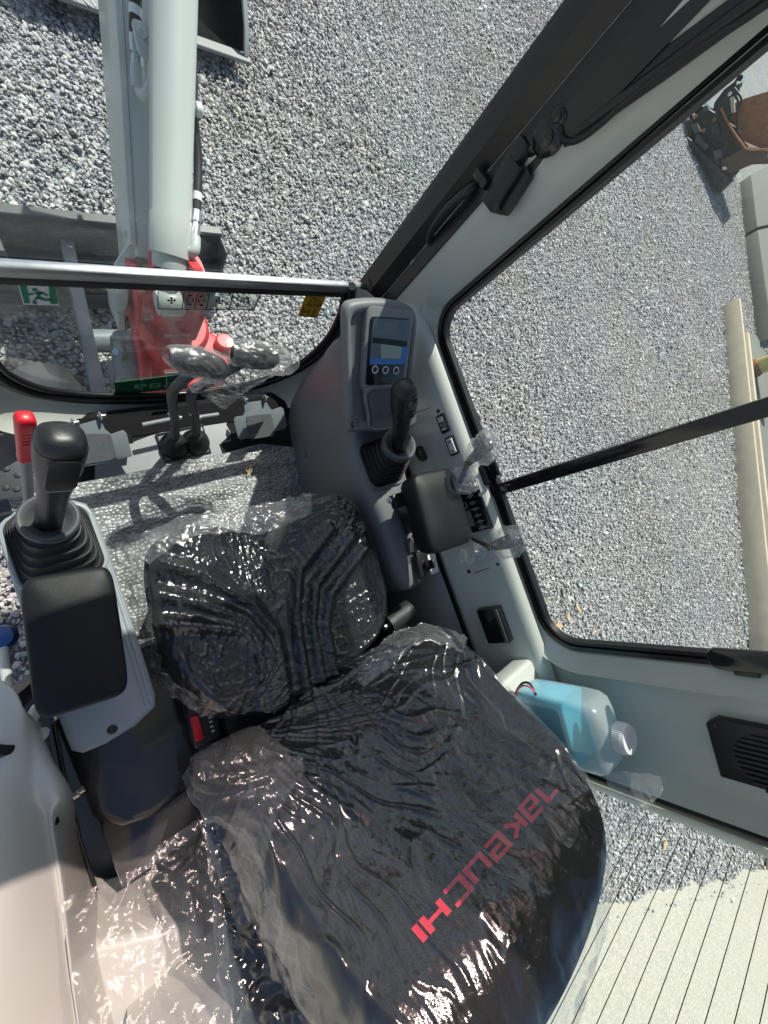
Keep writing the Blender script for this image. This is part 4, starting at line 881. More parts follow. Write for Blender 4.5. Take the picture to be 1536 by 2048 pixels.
M['screen'] = screen_mat()
def emis(name, c, s):
    m, nt, lk, b = node_mat(name); b.inputs['Base Color'].default_value = (*[x * .3 for x in c], 1); b.inputs['Emission Color'].default_value = (*c, 1); b.inputs['Emission Strength'].default_value = s; b.inputs['Roughness'].default_value = .05; return m
M['scr_blue'] = emis('screen_blue_band', (.02, .10, .36), .24); M['scr_pale'] = emis('screen_pale_area', (.20, .28, .28), .16); M['scr_dark'] = emis('screen_dark_area', (.01, .015, .018), .03); M['scr_mid'] = emis('screen_mid_area', (.10, .15, .19), .14)
scr = prism('screen', rrect(bw_, bh_ * .84, .004, 3, bw_ / 2, -bh_ * .42), sgm * .0052, sgm * .0062, 'screen', mp_, mfr)
def spatch(pts, material, lvl): return prism('screen_area', [(u * bw_, -v * bh_ * .84) for u, v in pts], sgm * (.0062 + lvl * .0001), sgm * (.00628 + lvl * .0001), material, scr, mfr, smooth=0)
spatch([(.0, .86), (1, .90), (1, .995), (.0, .995)], 'scr_blue', 1); spatch([(.86, .58), (1, .58), (1, .92), (.86, .90)], 'scr_blue', 1)
spatch([(.02, .05), (.66, .04), (.64, .34), (.02, .36)], 'scr_mid', 1); spatch([(.02, .40), (.98, .46), (.98, .60), (.02, .52)], 'scr_dark', 2); spatch([(.24, .53), (.86, .60), (.84, .87), (.30, .86)], 'scr_pale', 1)
for k, (a, b) in enumerate(((750, 739), (771, 740), (792, 741))):
    q = mfr.inverted() @ PP(a, b, sTL + mn * (sgm * .006), mn)
    rg_ = [mfr @ Vector((q.x + .0074 * math.cos(t), q.y + .0074 * math.sin(t), sgm * .0066)) for t in np.linspace(0, 2 * math.pi, 25)]
    bt = lathe('button', [(0, -.001), (.0056, -.001), (.0056, .0005), (0, .001)], mfr @ Vector((q.x, q.y, sgm * .0058)), mn * sgm, 'black', mp_)
    tube('button_ring', rg_, .0012, 'whiteglyph', bt, n=6)
# storage tray below the screen: rim plus recessed pocket
tr = [ML(*q) for q in ((737, 775), (825, 782), (826, 820), (812, 846), (745, 858), (736, 830))]
trs = [(p.x, p.y) for p in spline([(a, b, 0) for a, b in tr], 4, True)]; ct = np.mean(trs, axis=0)
def tring(s, d, dy=0): return [mfr @ Vector((ct[0] + (a - ct[0]) * s, ct[1] + (b - ct[1]) * s + dy, sgm * d)) for a, b in trs]
loft('storage_tray', [tring(1.06, -.002), tring(1.04, .004), tring(1.0, .006), tring(.95, .003), tring(.90, .0015), tring(.86, .0022)], 'pod', mp_, cap0=False, cap1=True, smooth=60)
loft('tray_pocket', [tring(.90, .0045), tring(.885, .0035), tring(.60, .0032, .01)], 'pod_dark', mp_, cap0=False, smooth=60)
tm = text_mesh('12V\n5A', .015, .0003)
tmp = mfr.inverted() @ PP(711, 848, sTL + mn * (sgm * .006), mn)
tm.transform(Matrix.Rotation(R_(-72), 4, 'Z')); tm.transform(mfr @ Matrix.Translation((tmp.x, tmp.y, sgm * .0035)))
finish('lettering', tm, 'darkglyph', mp_, smooth=0)
# right joystick
rb0 = Vector((.645, .122, .494)); rcb = Vector((.622, .132, .612)); rtp = Vector((.566, .226, .770)); rax2 = (rtp - rcb).normalized()
rim = [Vector((.645 + a, .122 + b, .4965)) for a, b in rrect(.122, .128, .03, 6)]
tube('boot_rim', rim + [rim[0]], .004, 'pod', rc_, n=8)
bellows('rubber_boot', rb0, rcb, .058, .061, .037, 'rubber', rc_, 6)
collar(rc_, rcb + rax2 * .010, (rax2 * .5 + EZv).normalized(), .042)
joystick(rc_, rcb, rtp, .10, True)
lathe('side_knob', [(0, 0), (.018, 0), (.022, .004), (.022, .014), (.016, .02), (0, .02)], P(838, 910, z=.53), (.4, .1, 1), 'rubber', rc_)
# switches and ignition behind the armrest
def on_top(px, py): return PP(px, py, (.65, 0, .488), (0, -.14, 1))
def oswitch(name, a, b, w, l, material, dz=.006):
    p = on_top(a, b); return prism(name, rrect(w, l, .005), -.002, dz, material, rc_, frame(p, (1, -.06, 0), (.06, 1, .14)), r=.0015)
oswitch('rocker_switch', 813, 1050, .022, .048, 'black', .008); q = on_top(807, 1034)
prism('switch_mark', rrect(.008, .006, .001), .0085, .009, 'whiteglyph', rc_, frame(q + EZv * .0, (1, 0, 0), (0, 1, .14)))
oswitch('blank_pocket', 822, 1090, .024, .042, 'pod_dark', .001)
oswitch('ignition_plate', 846, 1126, .052, .070, 'black', .010)
p = on_top(849, 1130); lathe('ignition_barrel', [(0, 0), (.014, 0), (.014, .012), (.011, .016), (0, .016)], p + EZv * .010, (0, -.1, 1), 'black', rc_)
obox('ignition_key', p + EZv * .034, (.2, 1, 0), (0, 0, 1), (.024, .018, .007), 'black', rc_, r=.004)
p = on_top(858, 1128); prism('key_decal', rrect(.030, .058, .003), .0112, .0118, 'white', rc_, frame(p + Vector((.006, 0, 0)), (1, -.06, 0), (.06, 1, .14)))
p = on_top(838, 1162); lathe('hole_plug', [(0, -.003), (.007, -.003), (.007, .001), (0, .0015)], p, (0, -.14, 1), 'black', rc_)
tube('lever_gaiter', [on_top(838, 1075) + EZv * z for z in (-.005, .02, .04)], [.022, .017, .012], 'rubber', rc_, n=20)
# right armrest
ra, rctr, rex_, rey_ = armrest('armrest', 'black vinyl armrest on the right console above the ignition key', [(808, 949), (903, 936), (956, 1078), (880, 1107)], .665, .065)
lathe('pivot_bolt', [(0, 0), (.007, 0), (.007, .012), (.004, .014), (.004, .022), (0, .022)], P(783, 1000, z=.60), (-.8, 0, .4), 'steel', ra, n=12)
obox('bracket', P(800, 1000, z=.585), (1, 0, 0), (0, 1, 0), (.05, .035, .02), 'black', ra, r=.004)
box('support_post', (.64, -.06, .49), (.69, .0, .604), 'black', ra, r=.006)

# ---- switches on the side panel
spn = Vector((-.968, 0, .25)).normalized(); spo_ = (.7735, 0, .590)
def panel_frame(px, py, lift=0.): return frame(PP(px, py, spo_, spn) + spn * lift, (0, 1, 0), spn.cross(Vector((0, 1, 0))))
def pside(fr): return 1 if fr.col[2].to_3d().dot(spn) > 0 else -1
for nm, lab, (a, b), glyph in (('rocker_switch', 'rocker switch with lamp symbol on the side panel, nearest the monitor', (888, 847), 0), ('rocker_switch', 'rocker switch with fan symbol on the side panel, beside the bagged lever', (906, 891), 1)):
    f_ = panel_frame(a, b, .002); s_ = pside(f_); t = thing(nm, lab, 'switch', PP(a, b, spo_, spn), 'rocker switches on the side panel')
    prism('bezel', rrect(.050, .026, .004), s_ * -.004, s_ * .006, 'blackgloss', t, f_, r=.0015)
    prism('rocker', rrect(.040, .017, .002), s_ * .005, s_ * .0095, 'black' if glyph == 0 else 'whiteglyph', t, f_, r=.001)
    sgx = 1 if f_.col[0].y > 0 else -1
    prism('symbol_plate', rrect(.013, .013, .001, 2, sgx * .011, 0), s_ * .0096, s_ * .0103, 'whiteglyph', t, f_)
    if glyph == 0:
        prism('lower_plate', rrect(.010, .013, .001, 2, sgx * -.004, 0), s_ * .0096, s_ * .0102, 'pod', t, f_)
        prism('lower_plate', rrect(.004, .013, .001, 2, sgx * -.015, 0), s_ * .0096, s_ * .0102, 'whiteglyph', t, f_)
        cc = [f_ @ Vector((sgx * .011 + .003 * math.cos(q), .003 * math.sin(q), s_ * .0105)) for q in np.linspace(0, 6.28, 13)]; tube('symbol', cc, .0006, 'darkglyph', t, n=5)
    else:
        for q in range(4):
            an = q * math.pi / 2 + .78; prism('fan_blade', [(sgx * .011, 0), (sgx * .011 + .0055 * math.cos(an - .35), .0055 * math.sin(an - .35)), (sgx * .011 + .0055 * math.cos(an + .35), .0055 * math.sin(an + .35))], s_ * .0104, s_ * .0108, 'darkglyph', t, f_)
        prism('symbol', rrect(.007, .002, .0005, 2, sgx * -.013, .002), s_ * .0096, s_ * .0102, 'darkglyph', t, f_); prism('symbol', rrect(.002, .006, .0005, 2, sgx * -.015, -.002), s_ * .0096, s_ * .0102, 'darkglyph', t, f_)
cl = thing('climate_panel', 'black climate control panel with round symbols between armrest and side window', 'control panel', PP(955, 1010, spo_, spn))
f_ = panel_frame(949, 1012, .002); s_ = pside(f_)
prism('panel', rrect(.135, .062, .003), s_ * -.003, s_ * .004, 'blackgloss', cl, f_, r=.001)
ctrs = [(942, 992), (947, 1005), (952, 1017), (957, 1030), (962, 1042), (967, 1054)]
for a, b in ctrs:
    q = f_.inverted() @ PP(a, b, spo_, spn)
    rg_ = [f_ @ Vector((q.x + .0042 * math.cos(t), q.y + .0042 * math.sin(t), s_ * .0046)) for t in np.linspace(0, 6.283, 17)]
    tube('button_ring', rg_, .0006, 'whiteglyph', cl, n=5)
    prism('dot', rrect(.002, .002, .0005, 2, q.x, q.y), s_ * .0041, s_ * .0046, 'whiteglyph', cl, f_); prism('dot', rrect(.0025, .003, .0005, 2, q.x, q.y + .009), s_ * .0041, s_ * .0046, 'whiteglyph', cl, f_); prism('dot', rrect(.0025, .003, .0005, 2, q.x, q.y - .009), s_ * .0041, s_ * .0046, 'whiteglyph', cl, f_)
a, b = 931, 1010; q = f_.inverted() @ PP(a, b, spo_, spn); rg_ = [f_ @ Vector((q.x + u, q.y + v, s_ * .0046)) for u, v in rrect(.014, .012, .003, 3)]; tube('button_frame', rg_ + [rg_[0]], .0006, 'whiteglyph', cl, n=5)
prism('display', rrect(.042, .016, .001, 2, q.x - .038 * (1 if f_.col[0].y > 0 else -1), q.y - .002), s_ * .0041, s_ * .0047, 'screen', cl, f_)
bxp = thing('storage_bin', 'black square storage box on the side panel behind the armrest', 'box', PP(985, 1245, spo_, spn))
f_ = panel_frame(992, 1246, .0); s_ = pside(f_)
prism('bin', rrect(.098, .068, .003), s_ * -.01, s_ * .020, 'blackgloss', bxp, f_, r=.002)
prism('bin_edge', rrect(.092, .010, .002, 3, 0, -.024), s_ * .020, s_ * .024, 'pod_dark', bxp, f_, r=.001)

# ---- pedals
def pedal(label, plate, pad, hinge, z1, z0):
    # plate tilted: z1 at the front hinge, z0 at the rear
    ys_ = [P(a, b, z=(z0 + z1) / 2).y for a, b in plate]; yf, yb = max(ys_), min(ys_)
    nrm = Vector((0, -(z1 - z0), (yf - yb))).normalized(); o = Vector((.3, (yf + yb) / 2, (z0 + z1) / 2))
    fr = frame(o, (1, 0, 0), (0, yf - yb, z1 - z0)); inv_ = fr.inverted()
    def W(a, b): q = inv_ @ PP(a, b, o, nrm); return (q.x, q.y)
    t = thing('foot_pedal', label, 'pedal', (PP(*plate[0], o, nrm).x, o.y, 0), 'foot pedals on the cab floor')
    prism('plate', [W(*q) for q in plate], -.003, .003, 'pedal', t, fr, r=.0012)
    prism('grip_pad', [(p.x, p.y) for p in spline([(*W(*q), 0) for q in pad], 3, True)], .0031, .006, 'griptape', t, fr)
    for q in hinge:
        x, y = W(*q); build('hinge_lug', bbox((.006, .022, .026), .002, 1, (x, y, .008)), 'pedal', t, fr)
        lathe('hinge_pin', [(0, -.006), (.005, -.006), (.005, .012), (.0035, .014), (0, .014)], fr @ Vector((x, y, .008)), (1, 0, 0), 'steel', t, n=10)
    prism('stem', [(W(*plate[len(plate) // 2])[0] - .01, -.02), (W(*plate[len(plate) // 2])[0] + .01, -.02), (W(*plate[len(plate) // 2])[0] + .01, .0), (W(*plate[len(plate) // 2])[0] - .01, .0)], -o.z, -.004, 'black', t, fr)
    return t
pedal('grey foot pedal with stone grit pad behind the left joystick', [(148, 852), (200, 838), (210, 858), (222, 868), (246, 860), (253, 866), (264, 912), (230, 922), (165, 934), (158, 900)], [(160, 872), (172, 868), (215, 868), (222, 874), (232, 912), (228, 918), (180, 926), (165, 926)], [(146, 845), (200, 832)], .115, .055)
pedal('grey foot pedal with grit pad and winged plate on the right floor', [(487, 806), (530, 800), (537, 812), (543, 820), (561, 814), (566, 817), (574, 851), (570, 857), (546, 864), (540, 872), (505, 879), (496, 876), (482, 880), (476, 876), (467, 840), (470, 834), (486, 831), (489, 822)], [(492, 838), (498, 832), (535, 828), (542, 832), (547, 864), (541, 871), (506, 877), (498, 872)], [(486, 800), (527, 796)], .115, .055)

# ---- travel levers
tl = []
def tlever(label, pts, handle, hz):
    t = thing('travel_lever', label, 'lever', (pts[0].x, pts[0].y, 0), 'travel levers on the cab floor')
    lathe('rubber_boot', [(.043, .0), (.043, .010), (.038, .018), (.038, .028), (.032, .034), (.027, .048), (.020, .052), (.0155, .066)], (pts[0].x, pts[0].y, .002), (0, 0, 1), 'rubber', t, smooth=180)
    tube('stalk', spline(pts, 8), .0125, 'pedal_dark' if 'pedal_dark' in M else 'pod_dark', t, n=16)
    h0, h1 = handle; ax = (h1 - h0).normalized(); Lh = (h1 - h0).length; u = (Vector((0, -1, .8)) - ax * Vector((0, -1, .8)).dot(ax)).normalized(); w = ax.cross(u)
    loft('handle', [sring(h0 + ax * (Lh * tt), u, w, .022 * s, .030 * s, 2.3, 28) for tt, s in ((0, .15), (.03, .45), (.09, .75), (.2, .95), (.45, 1.0), (.7, .98), (.88, .8), (.96, .5), (1, .15))], 'rubber', t, smooth=180)
    k = pts[1].lerp(pts[2], .3)
    for s in (-1, 1): lathe('clamp_bolt', [(0, -.0), (.006, .0), (.006, .012), (0, .013)], k + Vector((s * .008, -.004, -.02 * s)), (s, -.5, .1), 'steel', t, n=6)
    return t
la = [P(350, 888, z=.03), P(350, 840, y=.445), P(344, 792, y=.45), P(362, 765, y=.452), P(395, 738, y=.45)]
lb_ = [P(393, 880, z=.03), P(392, 840, y=.44), P(382, 790, y=.45), P(415, 765, y=.452), P(500, 716, y=.45)]
tlever('bent grey travel lever with bagged black grip, the one nearer the left joystick', la, (P(340, 712, y=.45), P(452, 740, y=.44)), 0)
tlever('bent grey travel lever with bagged black grip, the one nearer the monitor', lb_, (P(462, 708, y=.45), P(556, 718, y=.45)), 0)
fp = thing('floor_bracket', 'steel cross bar and mounting plate behind the travel levers', 'bracket', (.3, .42, 0))
tube('cross_bar', [P(285, 850, z=.09), P(345, 838, z=.09)], .007, 'plate', fp, n=10); tube('cross_bar', [P(388, 836, z=.09), P(437, 829, z=.09)], .007, 'plate', fp, n=10)
pp_ = [P(a, b, z=.0) for a, b in ((312, 872), (404, 852), (420, 905), (330, 925))]
prism('mount_plate', [(p.x, p.y) for p in pp_], .0005, .006, 'plate', fp, r=.002)
plp = [P(a, b, z=.0) for a, b in ((190, 905), (245, 893), (300, 872), (380, 850), (440, 834), (456, 838), (452, 850), (462, 868), (438, 890), (448, 920), (330, 955), (190, 985))]
prism('floor_plate', [(p.x, p.y) for p in plp], .0002, .003, 'plate', fp)
tube('gasket', [p + EZv * .007 for p in pp_ + [pp_[0]]], .004, 'rubber', fp, n=8)

# ---- packing on the floor: embossed bubble mat and an elastic band
def bubble_mat():
    m, nt, lk, b = node_mat('bubble_foam'); tc = nt.new('ShaderNodeTexCoord')
    mp = nt.new('ShaderNodeMapping'); mp.inputs['Rotation'].default_value = (0, 0, .12); mp.inputs['Scale'].default_value = (1, 1.25, 1); lk.new(tc.outputs['Object'], mp.inputs[0])
    v = nt.new('ShaderNodeTexVoronoi'); v.inputs['Scale'].default_value = 85; v.inputs['Randomness'].default_value = .8; lk.new(mp.outputs[0], v.inputs['Vector'])
    n = nt.new('ShaderNodeTexNoise'); n.inputs['Scale'].default_value = 30; n.inputs['Detail'].default_value = 8; lk.new(tc.outputs['Object'], n.inputs['Vector'])
    rp = nt.new('ShaderNodeValToRGB'); rp.color_ramp.elements[0].position = .15; rp.color_ramp.elements[0].color = (.27, .285, .28, 1); rp.color_ramp.elements[1].position = .8; rp.color_ramp.elements[1].color = (.17, .18, .18, 1)
    lk.new(v.outputs['Distance'], rp.inputs[0])
    mx = nt.new('ShaderNodeMix'); mx.data_type = 'RGBA'; mx.blend_type = 'OVERLAY'; mx.inputs[0].default_value = .8; lk.new(rp.outputs[0], mx.inputs[6]); lk.new(n.outputs['Fac'], mx.inputs[7])
    lk.new(mx.outputs[2], b.inputs['Base Color']); b.inputs['Roughness'].default_value = .36; b.inputs['Specular IOR Level'].default_value = .7
    sm = nt.new('ShaderNodeMath'); sm.operation = 'MULTIPLY_ADD'; sm.inputs[1].default_value = -1.0; lk.new(v.outputs['Distance'], sm.inputs[0]); lk.new(n.outputs['Fac'], sm.inputs[2])
    bp = nt.new('ShaderNodeBump'); bp.inputs['Strength'].default_value = .7; bp.inputs['Distance'].default_value = .005; lk.new(sm.outputs[0], bp.inputs['Height']); lk.new(bp.outputs[0], b.inputs['Normal'])
    return m
M['bubble'] = bubble_mat()
nx, ny = 150, 110; gx = np.linspace(-.155, .66, nx); rows = []
fr0 = [P(60, 985, z=.012), P(140, 966, z=.012), P(250, 946, z=.012), P(350, 925, z=.012), P(450, 905, z=.012), P(505, 890, z=.012), P(525, 886, z=.012), P(560, 890, z=.012), P(590, 893, z=.012)]
fx = [p.x for p in fr0]; fy = [p.y for p in fr0]; fedge = np.interp(gx, fx, fy)
for j in range(ny):
    t = j / (ny - 1); y = fedge * (1 - t) + (-.25) * t
    q = np.stack([gx * 6, y * 14, np.zeros(nx)], 1); q2 = np.stack([gx * 30, y * 40, np.ones(nx)], 1)
    z = .014 + .0035 * gnoise(q) + .0014 * np.sin(y * 95 + gx * 8 + 2 * gnoise(q * .5)) + .0012 * gnoise(q2)
    z = np.maximum(z, .0075)
    if j == 0: z = z * 0 + .004
    rows.append(np.stack([gx, y, z], 1))
grid('bubble_mat', np.array(rows), 'bubble', None, label='silvery bubble wrap sheet covering the cab floor in front of the seat', cat='floor mat', smooth=180)
bp_ = [P(a, b, z=.030) for a, b in ((496, 945), (492, 938), (498, 932), (503, 940), (497, 950), (500, 936), (512, 926), (520, 918), (525, 924), (517, 930))]
tube('elastic_band', spline(bp_, 6), .0016, 'cord', None, n=6, label='thin tan elastic band lying on the bubble wrap floor sheet', cat='elastic band')

# ---- left rear trim panel
ltt = thing('door_pillar_trim', 'light grey moulded trim panel at the left door pillar', 'trim panel', (-.25, -.4, 0))
ctl = [  # rows run back along the cab, columns from the seat side outward
    [(92, 1455, .18), (70, 1440, .52), (52, 1425, .60), (20, 1372, .62), (-60, 1340, .62)],
    [(115, 1560, .14), (100, 1515, .50), (60, 1505, .565), (10, 1480, .60), (-80, 1430, .62)],
    [(146, 1600, .12), (133, 1580, .48), (70, 1590, .52), (5, 1560, .575), (-90, 1520, .60)],
    [(165, 1690, .12), (110, 1640, .45), (90, 1650, .475), (5, 1680, .55), (-110, 1640, .58)],
    [(190, 1780, .10), (130, 1775, .42), (112, 1775, .45), (10, 1800, .54), (-120, 1780, .58)],
    [(240, 1930, .08), (155, 1960, .40), (136, 1960, .43), (20, 1960, .52), (-120, 1950, .58)],
    [(300, 2100, .06), (180, 2110, .40), (160, 2115, .43), (30, 2150, .52), (-120, 2150, .58)]]
cg = np.array([[tuple(P(a, b, z=z)) for a, b, z in r] for r in ctl]); rows = []
for k in range(5): rows.append(spline([tuple(p) for p in cg[:, k]], 5))
dense = []
for i in range(len(rows[0])): dense.append([tuple(p) for p in spline([rows[k][i] for k in range(5)], 5)])
grid('moulded_panel', dense, 'panel', ltt, smooth=180); thick(ltt.children[-1], .004)
screw(ltt, P(110, 1642, z=.455), (.9, .2, .4), .007, 'black')
lathe('striker_hole', [(0, -.01), (.008, -.01), (.010, .001), (.011, .0025), (.0, .0028)], P(8, 1497, z=.60), (.7, .3, .5), 'black', ltt)
lathe('striker_bolt', [(0, -.004), (.008, -.004), (.008, .014), (.005, .02), (0, .02)], P(66, 1432, z=.56), (.6, .6, .4), 'panel', ltt); lathe('striker_bolt', [(0, -.004), (.009, -.004), (.009, .012), (.005, .018), (0, .018)], P(74, 1478, z=.52), (.7, .4, .4), 'panel', ltt)
lathe('latch_nut', [(0, 0), (.009, 0), (.009, .012), (.006, .013), (.006, .022), (0, .022)], P(143, 1592, z=.27), (1, .1, .1), 'steel', ltt, n=6)
tube('release_cable', spline([P(107, 1445, z=.36), P(118, 1500, z=.32), P(132, 1570, z=.28), P(160, 1680, z=.2), P(192, 1780, z=.15)], 6), .004, 'black', ltt, n=8)
shelf = [P(150, 1775, z=.28), P(430, 1800, z=.28)]
sh_ = [P(a, b, z=.26) for a, b in ((150, 1880), (200, 1890), (330, 1860), (395, 1840), (412, 1860), (425, 2150), (140, 2150))]; prism('rear_shelf', [(p.x, p.y) for p in sh_], .02, .26, 'panel', ltt, r=.02, seg=4)
box('floor_extension', (-.30, -.80, -.06), (-.1905, -.12, .0), 'floor', ltt, r=0)
st = thing('gas_strut', 'pale strut with blue cap outside the left armrest', 'strut', P(14, 1350, z=.25))
tube('rod', [P(8, 1300, z=.30), P(12, 1345, z=.36), P(17, 1378, z=.42)], .008, 'boom', st, n=14)
lathe('cap', [(0, 0), (.022, 0), (.024, .006), (.020, .03), (0, .034)], P(8, 1275, z=.26), (0, .1, 1), 'blue', st)
box('door_frame', (-.245, -.115, .0), (-.192, -.085, .58), 'black', ltt, r=.006)

# ================================================================== SEAT
seat = thing('operator_seat', 'black fabric operator seat under clear film with red lettering on the backrest', 'seat', (.31, -.2, .30))
SX = .305
cush_out = [(.052, .060), (.080, .098), (.14, .110), (.20, .098), (.250, .068), (.285, .025), (.308, .0), (.334, .02), (.37, .056), (.42, .080), (.48, .086), (.527, .074), (.553, .03), (.563, -.05), (.563, -.14), (.548, -.22), (.50, -.29), (.42, -.325), (.30, -.335), (.18, -.325), (.10, -.29), (.05, -.21), (.028, -.12), (.034, -.02)]
def outline(pts, n): return np.array([(p.x, p.y) for p in spline([(a, b, 0) for a, b in pts], n, True)])
co = outline(cush_out, 8); cc0 = np.array([.300, -.13])
def seg_d(px, py, poly):
    d = np.full(px.shape, 9.)
    for (x0, y0), (x1, y1) in zip(poly[:-1], poly[1:]):
        ux, uy = x1 - x0, y1 - y0; t = np.clip(((px - x0) * ux + (py - y0) * uy) / (ux * ux + uy * uy), 0, 1)
        d = np.minimum(d, np.hypot(px - x0 - t * ux, py - y0 - t * uy))
    return d
ribs_px = [[(318, 1128), (400, 1150), (500, 1205), (548, 1262), (562, 1330), (568, 1410)], [(312, 1188), (400, 1205), (490, 1238), (532, 1290), (545, 1350), (550, 1420)], [(305, 1245), (390, 1250), (470, 1258), (510, 1300), (525, 1360), (535, 1430)],
           [(650, 1062), (598, 1140), (590, 1230), (600, 1300), (612, 1380)], [(690, 1075), (628, 1170), (622, 1240), (632, 1300), (645, 1370)], [(715, 1100), (655, 1190), (648, 1250), (660, 1310), (672, 1370)]]
ribs = [[tuple(P(a, b, z=.445))[:2] for a, b in r] for r in ribs_px]
def cush_h(x, y):
    fr = np.clip((y + .12) / .15, 0, 1)
    z = .440 + .030 * (np.exp(-((x - .135) / .075) ** 2) + np.exp(-((x - .475) / .075) ** 2)) * (.5 + .5 * fr) - .020 * np.exp(-((x - SX) / .08) ** 2) * (.6 + .6 * fr)
    z = z + .012 * np.exp(-((x - .06) / .04) ** 2) + .012 * np.exp(-((x - .545) / .04) ** 2)
    for r in ribs: z = z + .023 * np.exp(-(seg_d(x, y, r) / .0130) ** 2)
    return z
def pad_grid(out, ctr, rings):                           # rings: list of (radial scale, drop)
    return np.array([[(ctr[0] + (a - ctr[0]) * s, ctr[1] + (b - ctr[1]) * s, d) for a, b in out] for s, d in rings])
crings = [(s, 0.) for s in np.linspace(.0005, .84, 60)] + [(.85, .003), (.862, .006), (.874, .003), (.89, .0)] + [(.92, .001), (.945, .004), (.965, .010), (.98, .019), (.991, .032), (.997, .048), (1.0, .066), (.995, .09), (.95, .11), (.80, .115)]
g = pad_grid(co, cc0, crings); gz_ = cush_h(g[..., 0], g[..., 1]) - g[..., 2]; cushv = np.stack([g[..., 0], g[..., 1], gz_], -1)
grid('seat_cushion', cushv, 'fabric', seat, closed_u=True, smooth=180)
# backrest, in its own reclined frame
BO = Vector((.341, -.335, .415)); BU = Vector((0, -.55, .835)).normalized(); BF = frame(BO, (1, 0, 0), BU); BF.col[2] = -BF.col[2]; BN = BF.col[2].to_3d()     # BN faces forward and up
back_out = [(-.155, .015), (-.215, .06), (-.258, .13), (-.268, .22), (-.262, .33), (-.248, .43), (-.225, .51), (-.185, .565), (-.12, .595), (-.03, .605), (.06, .603), (.14, .590), (.195, .565), (.23, .51), (.25, .43), (.262, .33), (.266, .22), (.255, .13), (.215, .06), (.155, .015), (.07, -.015), (-.07, -.015)]
back_out = [(a * 1.065, b * 1.03) for a, b in back_out]; bo_ = outline(back_out, 8); bc0 = np.array([0., .30])
def back_h(x, h):
    w = np.clip(np.abs(x) / .265, 0, 1.1)
    z = .050 * w ** 2.6 * np.clip(1.25 - h / .60, 0, 1) + .020 * np.exp(-((h - .18) / .12) ** 2) + .010 * np.exp(-((h - .47) / .10) ** 2) - .035 * np.clip((h - .50) / .1, 0, 1.1) ** 2
    return z
brings = [(s, 0.) for s in np.linspace(.0005, .90, 60)] + [(.93, .003), (.955, .009), (.973, .019), (.987, .033), (.996, .052), (1.0, .075), (1.0, .12), (.99, .17), (.96, .215), (.85, .235)]
def back_pts(rings, out, extra=0.):
    g = pad_grid(out, bc0, rings); zz = back_h(g[..., 0], g[..., 1]) - g[..., 2] + extra
    q = np.stack([g[..., 0], g[..., 1], zz], -1); Rm = np.array(BF.to_3x3()); return q @ Rm.T + np.array(BO), g
backv, gB = back_pts(brings, bo_)
bk_pad = grid('backrest', backv, 'fabric', seat, closed_u=True, smooth=180)
box('backrest_shell', (.16, -.60, .36), (.48, -.44, .50), 'black', seat, r=.03, seg=3)
box('seat_frame', (-.01, -.735, .0), (.56, -.43, .41), 'black', seat, r=.03, seg=3)
box('rear_cover', (-.03, -.7445, .0), (.62, -.70, .70), 'black', seat, r=.012, seg=2)
# lettering printed on the backrest
lets = [[[(0, 1), (.72, 1), (.72, 0)]], [[(.05, 1), (.78, 1), (.78, 0), (.0, 0), (.0, .52), (.60, .52)]], [[(0, 0), (0, 1)], [(.74, 1), (.26, .55), (.74, 0)]], [[(.80, 0), (0, 0), (0, 1), (.78, 1), (.78, .52), (.2, .52)]],
        [[(0, 1), (0, 0), (.80, 0), (.80, 1)]], [[(.80, 1), (0, 1), (0, 0), (.80, 0)]], [[(0, 0), (0, 1)], [(.80, 0), (.80, 1)], [(0, .5), (.80, .5)]], [[(0, 0), (0, 1)]]]
wd = [.80, .84, .82, .84, .84, .84, .84, .05]; gap = .30; tot = sum(wd) + gap * 7
def bl(px, py):
    q = BF.inverted() @ PP(px, py, BO + BN * .022, BN); return np.array([q.x, q.y])
qTL, qTR, qBL, qBR = bl(1122, 1578), bl(850, 1889), bl(1090, 1550), bl(818, 1852)
def tmap(u, v): return (qBL * (1 - u) + qBR * u) * (1 - v) + (qTL * (1 - u) + qTR * u) * v
xo = 0.; th = .24; lg = thing
for li, (strokes, w_) in enumerate(zip(lets, wd)):
    V = []; F = []
    for si, st_ in enumerate(strokes):
        for k in range(len(st_) - 1):
            (xa, ya), (xb, yb) = st_[k], st_[k + 1]; ln = math.hypot(xb - xa, yb - ya); ux, uy = (xb - xa) / ln, (yb - ya) / ln
            ext0 = th / 2 if k > 0 else 0; ext1 = th / 2 if k < len(st_) - 2 else 0
            nseg_ = 6; b_ = len(V)
            for m_ in range(nseg_ + 1):
                t = -ext0 + (ln + ext0 + ext1) * m_ / nseg_
                for s in (-1, 1):
                    x = xa + ux * t - uy * th / 2 * s; y = ya + uy * t + ux * th / 2 * s
                    y = y * (1 - th) + th / 2 if True else y
                    q = tmap((xo + x + .08) / (tot + .16), y); d = float(back_h(np.array(q[0]), np.array(q[1]))) + .0026 + .0002 * (k % 2) + .0004 * si
                    V.append(BF @ Vector((q[0], q[1], d)))
            for m_ in range(nseg_): F.append((b_ + 2 * m_, b_ + 2 * m_ + 1, b_ + 2 * m_ + 3, b_ + 2 * m_ + 2))
    raw('letter', V, F, 'logo', bk_pad, smooth=180)
    xo += w_ + gap

